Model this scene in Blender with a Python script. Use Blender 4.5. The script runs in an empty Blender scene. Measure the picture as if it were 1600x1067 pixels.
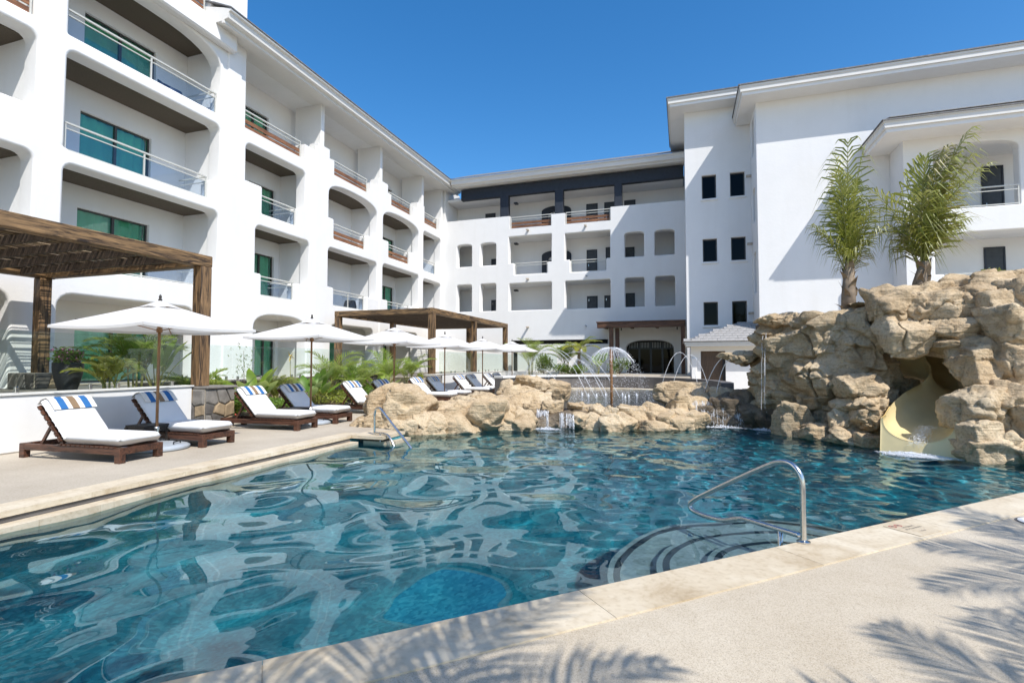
import bpy, bmesh, math, random
import numpy as np
from mathutils import Vector, Matrix
from mathutils.geometry import tessellate_polygon

SC = bpy.context.scene
COL = SC.collection
R = math.radians
rnd = random.Random(7)

# ------------------------------------------------------------------ camera
cd = bpy.data.cameras.new('camera'); cam = bpy.data.objects.new('camera', cd); COL.objects.link(cam)
cam.location = (0, 0, 1.55); cam.rotation_euler = (R(92.30), 0, R(18.31))
cd.sensor_width = 36; cd.lens = 18.225; cd.clip_end = 2000; cd.clip_start = 0.05
SC.camera = cam

# ------------------------------------------------------------------ light
SUN_DIR = Vector((-0.66, 0.50, -1.0)).normalized()          # the way the light travels
ELEV = math.asin(-SUN_DIR.z); ROT = math.atan2(-SUN_DIR.x, -SUN_DIR.y)
w = bpy.data.worlds.new('World'); SC.world = w; w.use_nodes = True
nt = w.node_tree; bg = nt.nodes['Background']
sky = nt.nodes.new('ShaderNodeTexSky'); sky.sky_type = 'NISHITA'; sky.sun_disc = False
sky.sun_elevation = ELEV; sky.sun_rotation = ROT; sky.altitude = 0; sky.air_density = 1.0; sky.dust_density = 0.8; sky.ozone_density = 2.5
hs = nt.nodes.new('ShaderNodeHueSaturation'); hs.inputs['Saturation'].default_value = 1.36; hs.inputs['Value'].default_value = 1.0
nt.links.new(sky.outputs[0], hs.inputs['Color']); nt.links.new(hs.outputs[0], bg.inputs[0]); bg.inputs[1].default_value = 0.15
sd = bpy.data.lights.new('sun', 'SUN'); sd.energy = 4.0; sd.cycles.is_caustics_light = True; sd.angle = R(0.42); sd.color = (1.0, 0.955, 0.89)
sun = bpy.data.objects.new('sun', sd); COL.objects.link(sun); sun.rotation_euler = SUN_DIR.to_track_quat('-Z', 'Y').to_euler(); sun.location = (20, -15, 30)
SC.view_settings.view_transform = 'Standard'; SC.view_settings.look = 'None'; SC.view_settings.gamma = 1.0
SC.view_settings.use_curve_mapping = False; SC.view_settings.exposure = 0.43
SC.cycles.max_bounces = 10; SC.cycles.transparent_max_bounces = 24; SC.cycles.glossy_bounces = 4; SC.cycles.diffuse_bounces = 4
SC.cycles.caustics_reflective = False; SC.cycles.caustics_refractive = True; SC.cycles.sample_clamp_indirect = 6.0

# ------------------------------------------------------------------ helpers: objects
ORG = {}
def tag(o, label=None, cat=None, group=None, kind=None):
    if label: o['label'] = label
    if cat: o['category'] = cat
    if group: o['group'] = group
    if kind: o['kind'] = kind
    return o
def thing(name, label, cat, loc=(0, 0, 0), group=None):
    o = bpy.data.objects.new(name, None); COL.objects.link(o); o.location = loc; o.empty_display_size = .2
    ORG[o.name] = Vector(loc)
    return tag(o, label, cat, group)
def link_mesh(name, me, parent=None, loc=None):
    o = bpy.data.objects.new(name, me); COL.objects.link(o)
    if parent is not None: o.parent = parent; ORG[o.name] = ORG[parent.name].copy()
    else: ORG[o.name] = Vector((0, 0, 0))
    if loc is not None: o.location = loc
    return o
def kids(o): return [c for c in COL.objects if c.parent == o]
def copy_tree(o, loc, rz=None, label=None):
    def cp(s, par):
        c = s.copy(); COL.objects.link(c)
        if par is not None: c.parent = par
        for k in TREE.get(s.name, []): cp(k, c)
        return c
    c = cp(o, None); c.location = loc
    if rz is not None: c.rotation_euler = (0, 0, rz)
    if label: c['label'] = label
    return c
TREE = {}
def grow_tree(root):                       # remember children once, for quick copies
    for c in COL.objects:
        if c.parent is not None: TREE.setdefault(c.parent.name, [])
    for c in COL.objects:
        if c.parent is not None and c not in TREE[c.parent.name]: TREE[c.parent.name].append(c)

class MB:
    def __init__(s): s.v = []; s.f = []
    def add(s, vs, fs):
        b = len(s.v); s.v += [tuple(v) for v in vs]; s.f += [tuple(i + b for i in f) for f in fs]; return s
    def box(s, lo, hi, bev=0.0):
        (a, b, c), (d, e, g) = lo, hi
        if bev <= 0:
            return s.add([(a,b,c),(d,b,c),(d,e,c),(a,e,c),(a,b,g),(d,b,g),(d,e,g),(a,e,g)],
                     [(0,3,2,1),(4,5,6,7),(0,1,5,4),(1,2,6,5),(2,3,7,6),(3,0,4,7)])
        k = bev; v = []
        for z, ins in ((c, k), (c + k, 0), (g - k, 0), (g, k)):
            x0, x1, y0, y1 = a + ins, d - ins, b + ins, e - ins
            v += [(x0 + k, y0, z), (x1 - k, y0, z), (x1, y0 + k, z), (x1, y1 - k, z), (x1 - k, y1, z), (x0 + k, y1, z), (x0, y1 - k, z), (x0, y0 + k, z)]
        fs = [tuple(reversed(range(8))), tuple(range(24, 32))]
        for L in range(3):
            for i in range(8):
                j = (i + 1) % 8; fs.append((L*8+i, L*8+j, L*8+8+j, L*8+8+i))
        return s.add(v, fs)
    def obox(s, c, ax, ay, az, bev=0):           # oriented box: centre and three half vectors
        t = MB().box((-1,-1,-1),(1,1,1)); c, ax, ay, az = map(Vector, (c, ax, ay, az))
        return s.add([c + ax*v[0] + ay*v[1] + az*v[2] for v in t.v], t.f)
    def bar(s, p, q, wd, ht, up=(0,0,1)):
        p, q = Vector(p), Vector(q); d = (q - p); n = d.normalized(); up = Vector(up)
        side = n.cross(up)
        if side.length < 1e-4: side = n.cross(Vector((1,0,0)))
        side.normalize(); u2 = side.cross(n)
        return s.obox((p + q)/2, d/2, side*wd/2, u2*ht/2)
    def tube(s, pts, r, n=8, caps=True):
        pts = [Vector(p) for p in pts]; m = len(pts); rs = r if isinstance(r, (list, tuple)) else [r]*m
        b = len(s.v); prev = None
        for i, p in enumerate(pts):
            t = (pts[min(i+1, m-1)] - pts[max(i-1, 0)])
            if t.length < 1e-9: t = Vector((0,0,1))
            t.normalize()
            if prev is None:
                a = t.cross(Vector((0,0,1)))
                if a.length < 1e-3: a = t.cross(Vector((1,0,0)))
                a.normalize()
            else:
                a = prev - t*prev.dot(t)
                if a.length < 1e-6: a = t.cross(Vector((1,0,0)))
                a.normalize()
            prev = a; c = t.cross(a)
            for k in range(n):
                th = 2*math.pi*k/n; s.v.append(tuple(p + (a*math.cos(th) + c*math.sin(th))*rs[i]))
        for i in range(m-1):
            for k in range(n):
                k2 = (k+1) % n; s.f.append((b+i*n+k, b+i*n+k2, b+(i+1)*n+k2, b+(i+1)*n+k))
        if caps:
            s.f.append(tuple(b + k for k in reversed(range(n)))); s.f.append(tuple(b+(m-1)*n+k for k in range(n)))
        return s
    def lathe(s, c, prof, n=24):
        b = len(s.v); c = Vector(c); m = len(prof)
        for r, z in prof:
            for k in range(n):
                th = 2*math.pi*k/n; s.v.append((c.x + r*math.cos(th), c.y + r*math.sin(th), c.z + z))
        for i in range(m-1):
            for k in range(n):
                k2 = (k+1) % n; s.f.append((b+i*n+k, b+i*n+k2, b+(i+1)*n+k2, b+(i+1)*n+k))
        s.f.append(tuple(b+k for k in reversed(range(n)))); s.f.append(tuple(b+(m-1)*n+k for k in range(n)))
        return s
    def prism(s, poly, z0, z1):                   # polygon in xy, extruded in z
        n = len(poly); tri = tessellate_polygon([[Vector((p[0], p[1], 0)) for p in poly]])
        v = [(p[0], p[1], z0) for p in poly] + [(p[0], p[1], z1) for p in poly]
        f = [tuple(t) for t in tri] + [tuple(i + n for i in t) for t in tri]
        f += [(i, (i+1) % n, n + (i+1) % n, n + i) for i in range(n)]
        return s.add(v, f)
    def extrude(s, prof, p, q, A, B):             # profile in (A,B) axes swept from p to q
        p, q, A, B = map(Vector, (p, q, A, B)); n = len(prof)
        v = [p + A*a + B*b for a, b in prof] + [q + A*a + B*b for a, b in prof]
        tri = tessellate_polygon([[Vector((a, b, 0)) for a, b in prof]])
        f = [tuple(t) for t in tri] + [tuple(i+n for i in t) for t in tri] + [(i, (i+1) % n, n+(i+1) % n, n+i) for i in range(n)]
        return s.add(v, f)
    def mesh(s, name, mat, smooth=False, org=(0,0,0)):
        me = bpy.data.meshes.new(name); ox, oy, oz = org
        me.from_pydata([(v[0]-ox, v[1]-oy, v[2]-oz) for v in s.v], [], s.f); me.update()
        bm = bmesh.new(); bm.from_mesh(me); bmesh.ops.recalc_face_normals(bm, faces=bm.faces); bm.to_mesh(me); bm.free()
        if mat: me.materials.append(mat)
        if smooth: me.polygons.foreach_set('use_smooth', [True]*len(me.polygons))
        return me
    def build(s, name, mat, parent=None, smooth=False, sharp=None):
        org = ORG[parent.name] if parent is not None else (0, 0, 0)
        me = s.mesh(name, mat, smooth or sharp is not None, org)
        if sharp is not None: me.set_sharp_from_angle(angle=R(sharp))
        return link_mesh(name, me, parent)
def np_mesh(name, V, F, mat, parent=None, smooth=True):
    org = np.array(ORG[parent.name]) if parent is not None else np.zeros(3)
    me = bpy.data.meshes.new(name); me.from_pydata((np.asarray(V) - org).tolist(), [], [tuple(map(int, f)) for f in F]); me.update()
    if mat: me.materials.append(mat)
    if smooth: me.polygons.foreach_set('use_smooth', [True]*len(me.polygons))
    return link_mesh(name, me, parent)

# ------------------------------------------------------------------ helpers: numpy noise
_rg = np.random.RandomState(11)
_perm = np.concatenate([_rg.permutation(256)]*3).astype(np.int64)
_grad = _rg.normal(size=(256, 3)); _grad /= np.linalg.norm(_grad, axis=1)[:, None]
_jit = _rg.rand(256, 3)
def _h(i, j, k): return _perm[(_perm[(_perm[i & 255] + j) & 255] + k) & 255]
def pnoise(p):
    p = np.asarray(p, float); i = np.floor(p).astype(np.int64); f = p - i; u = f*f*f*(f*(f*6-15)+10); out = 0
    for dx in (0, 1):
        for dy in (0, 1):
            for dz in (0, 1):
                g = _grad[_h(i[:,0]+dx, i[:,1]+dy, i[:,2]+dz)]; d = f - np.array([dx, dy, dz])
                wt = (u[:,0] if dx else 1-u[:,0])*(u[:,1] if dy else 1-u[:,1])*(u[:,2] if dz else 1-u[:,2])
                out = out + wt*(g*d).sum(1)
    return out*1.6
def fbm(p, o=4, gain=.5):
    s = 0; a = 1; p = np.asarray(p, float)
    for k in range(o): s = s + a*pnoise(p + 17.3*k); p = p*2.03; a *= gain
    return s
def ridged(p, o=4):
    s = 0; a = 1; p = np.asarray(p, float)
    for k in range(o): s = s + a*(1 - 2*np.abs(pnoise(p + 9.1*k))); p = p*2.1; a *= .5
    return s/1.9
def worley(p):
    p = np.asarray(p, float); i = np.floor(p).astype(np.int64); f1 = np.full(len(p), 9.); f2 = f1.copy(); idx = np.zeros(len(p), np.int64); cen = np.zeros((len(p), 3))
    for dx in (-1, 0, 1):
        for dy in (-1, 0, 1):
            for dz in (-1, 0, 1):
                h = _h(i[:,0]+dx, i[:,1]+dy, i[:,2]+dz); c = i + np.array([dx, dy, dz]) + _jit[h]
                d = np.linalg.norm(p - c, axis=1); m = d < f1
                f2 = np.where(m, f1, np.minimum(f2, d)); idx = np.where(m, h, idx); cen = np.where(m[:, None], c, cen); f1 = np.where(m, d, f1)
    tilt = ((_jit[idx]*7919.13) % 1.0) - .5
    return f1, f2, idx, ((p - cen)*tilt).sum(1)*2

# ------------------------------------------------------------------ materials
def new_mat(name):
    m = bpy.data.materials.new(name); m.use_nodes = True; return m, m.node_tree, m.node_tree.nodes['Principled BSDF']
def tex(nt, kind, scale, coord='Object', vscale=None, **kw):
    tc = nt.nodes.new('ShaderNodeTexCoord'); mp = nt.nodes.new('ShaderNodeMapping')
    if vscale: mp.inputs['Scale'].default_value = vscale
    n = nt.nodes.new(kind); n.inputs['Scale'].default_value = scale
    for k, v in kw.items(): n.inputs[k].default_value = v
    nt.links.new(tc.outputs[coord], mp.inputs[0]); nt.links.new(mp.outputs[0], n.inputs['Vector']); return n
def ramp(nt, src, stops):
    r = nt.nodes.new('ShaderNodeValToRGB'); e = r.color_ramp.elements
    while len(e) < len(stops): e.new(0.5)
    for i, (p, c) in enumerate(stops): e[i].position = p; e[i].color = (*c, 1) if len(c) == 3 else c
    nt.links.new(src, r.inputs[0]); return r
def mixc(nt, a, b, fac, mode='MIX'):
    m = nt.nodes.new('ShaderNodeMix'); m.data_type = 'RGBA'; m.blend_type = mode
    for s, i in ((fac, 0), (a, 6), (b, 7)):
        if isinstance(s, (int, float)): m.inputs[i].default_value = s
        elif isinstance(s, tuple): m.inputs[i].default_value = (*s, 1)
        else: nt.links.new(s, m.inputs[i])
    return m.outputs[2]
def bump(nt, bs, src, strength, dist):
    b = nt.nodes.new('ShaderNodeBump'); b.inputs['Strength'].default_value = strength; b.inputs['Distance'].default_value = dist
    nt.links.new(src, b.inputs['Height']); nt.links.new(b.outputs[0], bs.inputs['Normal']); return b
def mat_plain(name, col, rough=.6, var=.12, scale=6, metal=0, bumpd=0, spec=.5, vscale=None):
    m, nt, bs = new_mat(name); bs.inputs['Roughness'].default_value = rough; bs.inputs['Metallic'].default_value = metal; bs.inputs['Specular IOR Level'].default_value = spec
    n = tex(nt, 'ShaderNodeTexNoise', scale, vscale=vscale, Detail=6)
    r = ramp(nt, n.outputs['Fac'], [(.3, tuple(c*(1-var) for c in col)), (.7, tuple(min(1, c*(1+var)) for c in col))])
    nt.links.new(r.outputs[0], bs.inputs['Base Color'])
    if bumpd: bump(nt, bs, n.outputs['Fac'], .6, bumpd)
    return m
M = {}
def stucco(name, col):
    m, nt, bs = new_mat(name); bs.inputs['Roughness'].default_value = .85; bs.inputs['Specular IOR Level'].default_value = .25
    a = tex(nt, 'ShaderNodeTexNoise', .7, Detail=7, Roughness=.65); b = tex(nt, 'ShaderNodeTexNoise', 9, Detail=6); c = tex(nt, 'ShaderNodeTexNoise', 2.2, vscale=(1, 1, .12), Detail=5)
    r = ramp(nt, a.outputs['Fac'], [(.3, tuple(x*.955 for x in col)), (.65, col)])
    r2 = ramp(nt, c.outputs['Fac'], [(.25, (.965, .96, .95)), (.5, (1, 1, 1))])
    nt.links.new(mixc(nt, r.outputs[0], r2.outputs[0], .7, 'MULTIPLY'), bs.inputs['Base Color']); bump(nt, bs, b.outputs['Fac'], .35, .012); return m
M['stucco'] = stucco('white_stucco', (.765, .76, .745))
M['ceiling'] = mat_plain('brown_ceiling', (.095, .075, .052), .9, .25, 40, bumpd=.004)
M['fascia'] = stucco('cream_fascia', (.70, .69, .66))
M['navy'] = mat_plain('dark_navy_paint', (.016, .022, .034), .6, .2, 5)
M['steel'] = mat_plain('brushed_steel', (.62, .62, .60), .22, .08, 30, metal=1)
M['railpaint'] = mat_plain('silver_grey_paint', (.52, .52, .48), .4, .06, 20)
M['alu'] = mat_plain('dark_bronze_frame', (.055, .05, .045), .4, .1, 20)
M['door'] = mat_plain('dark_door', (.03, .036, .042), .5, .25, 6)
M['brown_door'] = mat_plain('brown_door', (.085, .052, .03), .5, .25, 4, vscale=(6, 6, 1))
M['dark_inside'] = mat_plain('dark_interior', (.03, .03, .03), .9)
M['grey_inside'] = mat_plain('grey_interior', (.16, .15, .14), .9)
M['roof'] = mat_plain('grey_roof_tile', (.17, .17, .175), .8, .3, 7, bumpd=.01)
M['spout'] = mat_plain('cream_spout', (.42, .37, .30), .8)
def wood(name, dark, light, sc=1.0, rough=.6, axis=1):
    m, nt, bs = new_mat(name); bs.inputs['Roughness'].default_value = rough
    vs = [9*sc, 9*sc, 9*sc]; vs[axis] = .8*sc
    n = tex(nt, 'ShaderNodeTexNoise', 1.3, vscale=tuple(vs), Detail=8, Roughness=.6, Distortion=1.4)
    n2 = tex(nt, 'ShaderNodeTexNoise', 9, vscale=tuple(vs), Detail=4); n3 = tex(nt, 'ShaderNodeTexNoise', 1.1, Detail=3)
    r = ramp(nt, n.outputs['Fac'], [(.40, dark), (.49, tuple((a+b)/2 for a, b in zip(dark, light))), (.58, light)])
    r2 = ramp(nt, n2.outputs['Fac'], [(.3, (.55, .55, .55)), (.6, (1, 1, 1))]); r3 = ramp(nt, n3.outputs['Fac'], [(.3, (.6, .58, .55)), (.7, (1.0, 1, 1))])
    c = mixc(nt, r.outputs[0], r2.outputs[0], .8, 'MULTIPLY'); c = mixc(nt, c, r3.outputs[0], .8, 'MULTIPLY')
    nt.links.new(c, bs.inputs['Base Color']); bump(nt, bs, n.outputs['Fac'], .5, .01); return m
M['beam_y'] = wood('burnt_timber_along', (.035, .02, .011), (.33, .20, .09), 1, axis=1)
M['beam_x'] = wood('burnt_timber_across', (.035, .02, .011), (.30, .185, .085), 1, axis=0)
M['beam_z'] = wood('burnt_timber_upright', (.03, .018, .011), (.30, .18, .085), 1, axis=2)
M['redwood'] = wood('red_brown_rail_wood', (.16, .065, .03), (.36, .165, .075), 1.2, axis=1)
M['redwood_x'] = wood('red_brown_rail_wood_across', (.13, .055, .025), (.30, .14, .065), 1.2, axis=0)
M['entry_wood'] = wood('dark_red_timber', (.06, .026, .013), (.17, .08, .04), 1.0, axis=0)
M['entry_wood_z'] = wood('dark_red_timber_upright', (.06, .026, .013), (.17, .08, .04), 1.0, axis=2)
M['lounge_wood'] = wood('lounger_hardwood', (.04, .016, .009), (.135, .055, .03), 1.6, .45, axis=0)
M['pole_wood'] = wood('umbrella_pole_wood', (.25, .12, .045), (.42, .22, .09), 1.2, .4, axis=2)
M['rafter'] = mat_plain('dark_rafter_wood', (.05, .033, .02), .75, .4, 5, vscale=(1, 8, 8))
M['dark_wood'] = mat_plain('dark_brown_wood', (.022, .017, .014), .5, .25, 12)
def cane():
    m, nt, bs = new_mat('dry_cane'); bs.inputs['Roughness'].default_value = .8; oi = nt.nodes.new('ShaderNodeObjectInfo'); n = tex(nt, 'ShaderNodeTexNoise', 3, vscale=(6, 1, 6), Detail=4)
    r = ramp(nt, oi.outputs['Random'], [(0, (.045, .03, .02)), (.5, (.14, .095, .055)), (1, (.34, .25, .15))]); r2 = ramp(nt, n.outputs['Fac'], [(.3, (.5, .5, .5)), (.6, (1, 1, 1))]); nt.links.new(mixc(nt, r.outputs[0], r2.outputs[0], 1.0, 'MULTIPLY'), bs.inputs['Base Color']); M['stick'] = m
cane()
def schlick(nt, f0, normal=None, k=5.0):
    """reflectance from the angle to the surface, the same from either side"""
    g = nt.nodes.new('ShaderNodeNewGeometry'); d = nt.nodes.new('ShaderNodeVectorMath'); d.operation = 'DOT_PRODUCT'; nt.links.new(g.outputs['Incoming'], d.inputs[0]); nt.links.new(normal if normal is not None else g.outputs['Normal'], d.inputs[1])
    def mth(op, a, b=None, c=None):
        m = nt.nodes.new('ShaderNodeMath'); m.operation = op; m.use_clamp = op in ('SUBTRACT', 'MULTIPLY_ADD')
        for i, x in enumerate((a, b, c)):
            if x is None: continue
            if isinstance(x, (int, float)): m.inputs[i].default_value = x
            else: nt.links.new(x, m.inputs[i])
        return m.outputs[0]
    return mth('MULTIPLY_ADD', mth('POWER', mth('SUBTRACT', 1.0, mth('ABSOLUTE', d.outputs['Value'])), k), 1 - f0, f0)
def glassy(name, tint, base_fac, ior=1.5, refl=(.9, .95, 1)):
    m = bpy.data.materials.new(name); m.use_nodes = True; nt = m.node_tree; nt.nodes.remove(nt.nodes['Principled BSDF']); out = nt.nodes['Material Output']
    t = nt.nodes.new('ShaderNodeBsdfTransparent'); t.inputs[0].default_value = (*tint, 1); g = nt.nodes.new('ShaderNodeBsdfGlossy'); g.inputs['Roughness'].default_value = .015; g.inputs[0].default_value = (*refl, 1)
    n = tex(nt, 'ShaderNodeTexNoise', .9, Detail=1); bp = nt.nodes.new('ShaderNodeBump'); bp.inputs['Strength'].default_value = .05; bp.inputs['Distance'].default_value = .05
    nt.links.new(n.outputs['Fac'], bp.inputs['Height']); nt.links.new(bp.outputs[0], g.inputs['Normal'])
    f0 = ((ior-1)/(ior+1))**2 + base_fac; fc = schlick(nt, f0)
    mx = nt.nodes.new('ShaderNodeMixShader'); nt.links.new(fc, mx.inputs[0]); nt.links.new(t.outputs[0], mx.inputs[1]); nt.links.new(g.outputs[0], mx.inputs[2]); nt.links.new(mx.outputs[0], out.inputs[0]); return m
M['glass'] = glassy('green_window_glass', (.60, .88, .76), .05)
M['fence_glass'] = glassy('clear_fence_glass', (.90, .95, .93), .02, 1.25)
M['rail_glass'] = glassy('balcony_glass', (.80, .86, .93), .02, 1.25)
M['dark_glass'] = glassy('dark_window_glass', (.08, .09, .10), .0, 1.22)
M['curtain'] = mat_plain('pale_curtain', (.62, .66, .60), .9, .06, 3)
def rockmat(name, cols, wet=0):
    m, nt, bs = new_mat(name); bs.inputs['Roughness'].default_value = .9 - .5*wet; bs.inputs['Specular IOR Level'].default_value = .3 + .3*wet
    a = tex(nt, 'ShaderNodeTexNoise', .9, Detail=9, Roughness=.62); b = tex(nt, 'ShaderNodeTexNoise', 3.6, Detail=9, Roughness=.7, Distortion=.6); c = tex(nt, 'ShaderNodeTexNoise', 22, Detail=5); v = tex(nt, 'ShaderNodeTexVoronoi', 2.1); v.feature = 'DISTANCE_TO_EDGE'
    sw = tex(nt, 'ShaderNodeTexNoise', 1.6, vscale=(.5, .5, 5), Detail=7, Roughness=.65, Distortion=.8)
    r = ramp(nt, a.outputs['Fac'], [(.32, cols[0]), (.5, cols[1]), (.68, cols[2])])
    r2 = ramp(nt, b.outputs['Fac'], [(.22, (.40, .34, .27)), (.36, (.80, .77, .73)), (.52, (1, 1, 1)), (.75, (1.0, .92, .80))])
    r3 = ramp(nt, c.outputs['Fac'], [(.34, (.6, .57, .53)), (.5, (1, 1, 1))])
    col = mixc(nt, mixc(nt, r.outputs[0], r2.outputs[0], .75, 'MULTIPLY'), r3.outputs[0], .55, 'MULTIPLY')
    r4 = ramp(nt, sw.outputs['Fac'], [(.33, (.62, .57, .5)), (.45, (1, 1, 1))]); col = mixc(nt, col, r4.outputs[0], .55, 'MULTIPLY')
    nt.links.new(col, bs.inputs['Base Color'])
    ad = nt.nodes.new('ShaderNodeMath'); ad.operation = 'ADD'; nt.links.new(b.outputs['Fac'], ad.inputs[0]); ml = nt.nodes.new('ShaderNodeMath'); ml.operation = 'MULTIPLY'; ml.inputs[1].default_value = .3; nt.links.new(c.outputs['Fac'], ml.inputs[0]); nt.links.new(ml.outputs[0], ad.inputs[1])
    ad2 = nt.nodes.new('ShaderNodeMath'); ad2.operation = 'ADD'; nt.links.new(ad.outputs[0], ad2.inputs[0]); nt.links.new(sw.outputs['Fac'], ad2.inputs[1]); bump(nt, bs, ad2.outputs[0], 1.0, .07); return m
M['rock'] = rockmat('sandstone_rock', ((.43, .315, .19), (.56, .435, .28), (.64, .53, .37)))
M['rock_grey'] = rockmat('weathered_rock', ((.36, .275, .17), (.49, .39, .255), (.58, .48, .335)))
M['rock_wet'] = rockmat('wet_rock', ((.11, .082, .05), (.17, .13, .085), (.25, .2, .135)), 1)
M['slide'] = mat_plain('yellow_fibreglass', (.74, .61, .33), .28, .05, 4, spec=.6)
def decks():
    m, nt, bs = new_mat('pebble_aggregate_deck'); bs.inputs['Roughness'].default_value = .85
    a = tex(nt, 'ShaderNodeTexVoronoi', 190); b = tex(nt, 'ShaderNodeTexNoise', .55, Detail=7, Roughness=.6); c = tex(nt, 'ShaderNodeTexNoise', 55, Detail=3); d = tex(nt, 'ShaderNodeTexNoise', 2.4, Detail=8, Roughness=.7)
    r = ramp(nt, a.outputs['Color'], [(.1, (.39, .33, .25)), (.35, (.52, .45, .345)), (.9, (.61, .54, .43))]); r2 = ramp(nt, b.outputs['Fac'], [(.3, (.84, .81, .77)), (.66, (1, 1, 1))]); r3 = ramp(nt, d.outputs['Fac'], [(.3, (.86, .84, .81)), (.55, (1, 1, 1))])
    cc = mixc(nt, mixc(nt, r.outputs[0], r2.outputs[0], .9, 'MULTIPLY'), r3.outputs[0], .7, 'MULTIPLY')
    nt.links.new(cc, bs.inputs['Base Color']); bump(nt, bs, c.outputs['Fac'], .4, .004); M['deck'] = m
    m, nt, bs = new_mat('travertine'); bs.inputs['Roughness'].default_value = .6
    a = tex(nt, 'ShaderNodeTexNoise', 1.6, vscale=(1, 1, 1), Detail=9, Roughness=.65, Distortion=1.2); b = tex(nt, 'ShaderNodeTexNoise', 24, Detail=4); oi = nt.nodes.new('ShaderNodeObjectInfo')
    r = ramp(nt, a.outputs['Fac'], [(.28, (.47, .37, .24)), (.45, (.62, .53, .39)), (.62, (.70, .62, .48)), (.75, (.72, .66, .54))]); r2 = ramp(nt, b.outputs['Fac'], [(.3, (.78, .74, .68)), (.5, (1, 1, 1))]); r3 = ramp(nt, oi.outputs['Random'], [(0, (.86, .83, .79)), (1, (1, 1, 1))])
    nt.links.new(mixc(nt, mixc(nt, r.outputs[0], r2.outputs[0], .6, 'MULTIPLY'), r3.outputs[0], 1.0, 'MULTIPLY'), bs.inputs['Base Color']); bump(nt, bs, b.outputs['Fac'], .25, .003); M['coping'] = m
    m, nt, bs = new_mat('beige_deck'); bs.inputs['Roughness'].default_value = .8
    a = tex(nt, 'ShaderNodeTexNoise', .8, Detail=8, Roughness=.65); b = tex(nt, 'ShaderNodeTexNoise', 40, Detail=4)
    r = ramp(nt, a.outputs['Fac'], [(.3, (.40, .345, .27)), (.66, (.50, .445, .36))]); r2 = ramp(nt, b.outputs['Fac'], [(.3, (.8, .78, .74)), (.55, (1, 1, 1))])
    nt.links.new(mixc(nt, r.outputs[0], r2.outputs[0], .8, 'MULTIPLY'), bs.inputs['Base Color']); bump(nt, bs, b.outputs['Fac'], .3, .004); M['beige'] = m
decks()
def leafmat(name, c0, c1, trans=.35):
    m, nt, bs = new_mat(name); bs.inputs['Roughness'].default_value = .42
    a = tex(nt, 'ShaderNodeTexNoise', 2.3, Detail=4); oi = nt.nodes.new('ShaderNodeObjectInfo')
    r = ramp(nt, a.outputs['Fac'], [(.3, c0), (.68, c1)]); r3 = ramp(nt, oi.outputs['Random'], [(0, (.72, .8, .7)), (1, (1.1, 1.05, 1))])
    col = mixc(nt, r.outputs[0], r3.outputs[0], 1.0, 'MULTIPLY'); nt.links.new(col, bs.inputs['Base Color'])
    tr = nt.nodes.new('ShaderNodeBsdfTranslucent'); nt.links.new(mixc(nt, col, (1.0, 1.0, .45), .35, 'MIX'), tr.inputs[0]); mx = nt.nodes.new('ShaderNodeMixShader'); mx.inputs[0].default_value = trans
    nt.links.new(bs.outputs[0], mx.inputs[1]); nt.links.new(tr.outputs[0], mx.inputs[2]); nt.links.new(mx.outputs[0], nt.nodes['Material Output'].inputs[0]); return m
M['palm'] = leafmat('coconut_leaf', (.10, .13, .012), (.34, .34, .03))
M['palm_dry'] = leafmat('yellowed_leaf', (.16, .14, .035), (.30, .24, .07))
M['areca'] = leafmat('areca_leaf', (.13, .24, .018), (.27, .40, .035), .5)
M['broad'] = leafmat('broad_leaf', (.07, .18, .018), (.18, .33, .04), .45)
M['lime'] = leafmat('lime_leaf', (.16, .22, .02), (.32, .36, .05), .45)
M['bush'] = leafmat('bush_leaf', (.05, .12, .016), (.14, .24, .035), .4)
M['rachis'] = mat_plain('palm_stalk', (.22, .22, .05), .6, .2, 4)
M['trunk'] = mat_plain('palm_trunk', (.20, .155, .11), .9, .4, 6, bumpd=.02)
M['husk'] = mat_plain('dead_leaf_base', (.25, .18, .11), .9, .4, 6, bumpd=.01)
M['flower'] = mat_plain('pink_flower', (.42, .16, .26), .7, .5, 20)
M['red'] = mat_plain('red_flower', (.5, .03, .03), .6, .3, 20)
M['yellowf'] = mat_plain('yellow_bract', (.62, .48, .12), .6, .3, 10)
M['pot'] = mat_plain('dark_ribbed_pot', (.035, .036, .04), .5, .2, 10)
M['cushion'] = mat_plain('white_cushion', (.72, .72, .72), .9, .035, 3, bumpd=.02)
M['canvas'] = None
def canvas():
    m, nt, bs = new_mat('white_canvas'); bs.inputs['Roughness'].default_value = .9; bs.inputs['Base Color'].default_value = (.80, .79, .77, 1)
    n = tex(nt, 'ShaderNodeTexNoise', 1.5, Detail=5); bump(nt, bs, n.outputs['Fac'], .25, .03); r = ramp(nt, n.outputs['Fac'], [(.3, (.66, .65, .63)), (.7, (.72, .71, .695))]); nt.links.new(r.outputs[0], bs.inputs['Base Color'])
    tr = nt.nodes.new('ShaderNodeBsdfTranslucent'); tr.inputs[0].default_value = (.75, .73, .70, 1); mx = nt.nodes.new('ShaderNodeMixShader'); mx.inputs[0].default_value = .22
    nt.links.new(bs.outputs[0], mx.inputs[1]); nt.links.new(tr.outputs[0], mx.inputs[2]); nt.links.new(mx.outputs[0], nt.nodes['Material Output'].inputs[0]); M['canvas'] = m
canvas()
M['blue'] = mat_plain('blue_stripe', (.02, .125, .34), .9, .06, 20)
M['tan'] = mat_plain('tan_stripe', (.22, .15, .09), .9, .06, 20)
M['towel'] = mat_plain('towel_white', (.70, .68, .64), .95, .06, 30)
M['basegrey'] = mat_plain('grey_plastic', (.36, .40, .44), .45, .08, 5)
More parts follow.
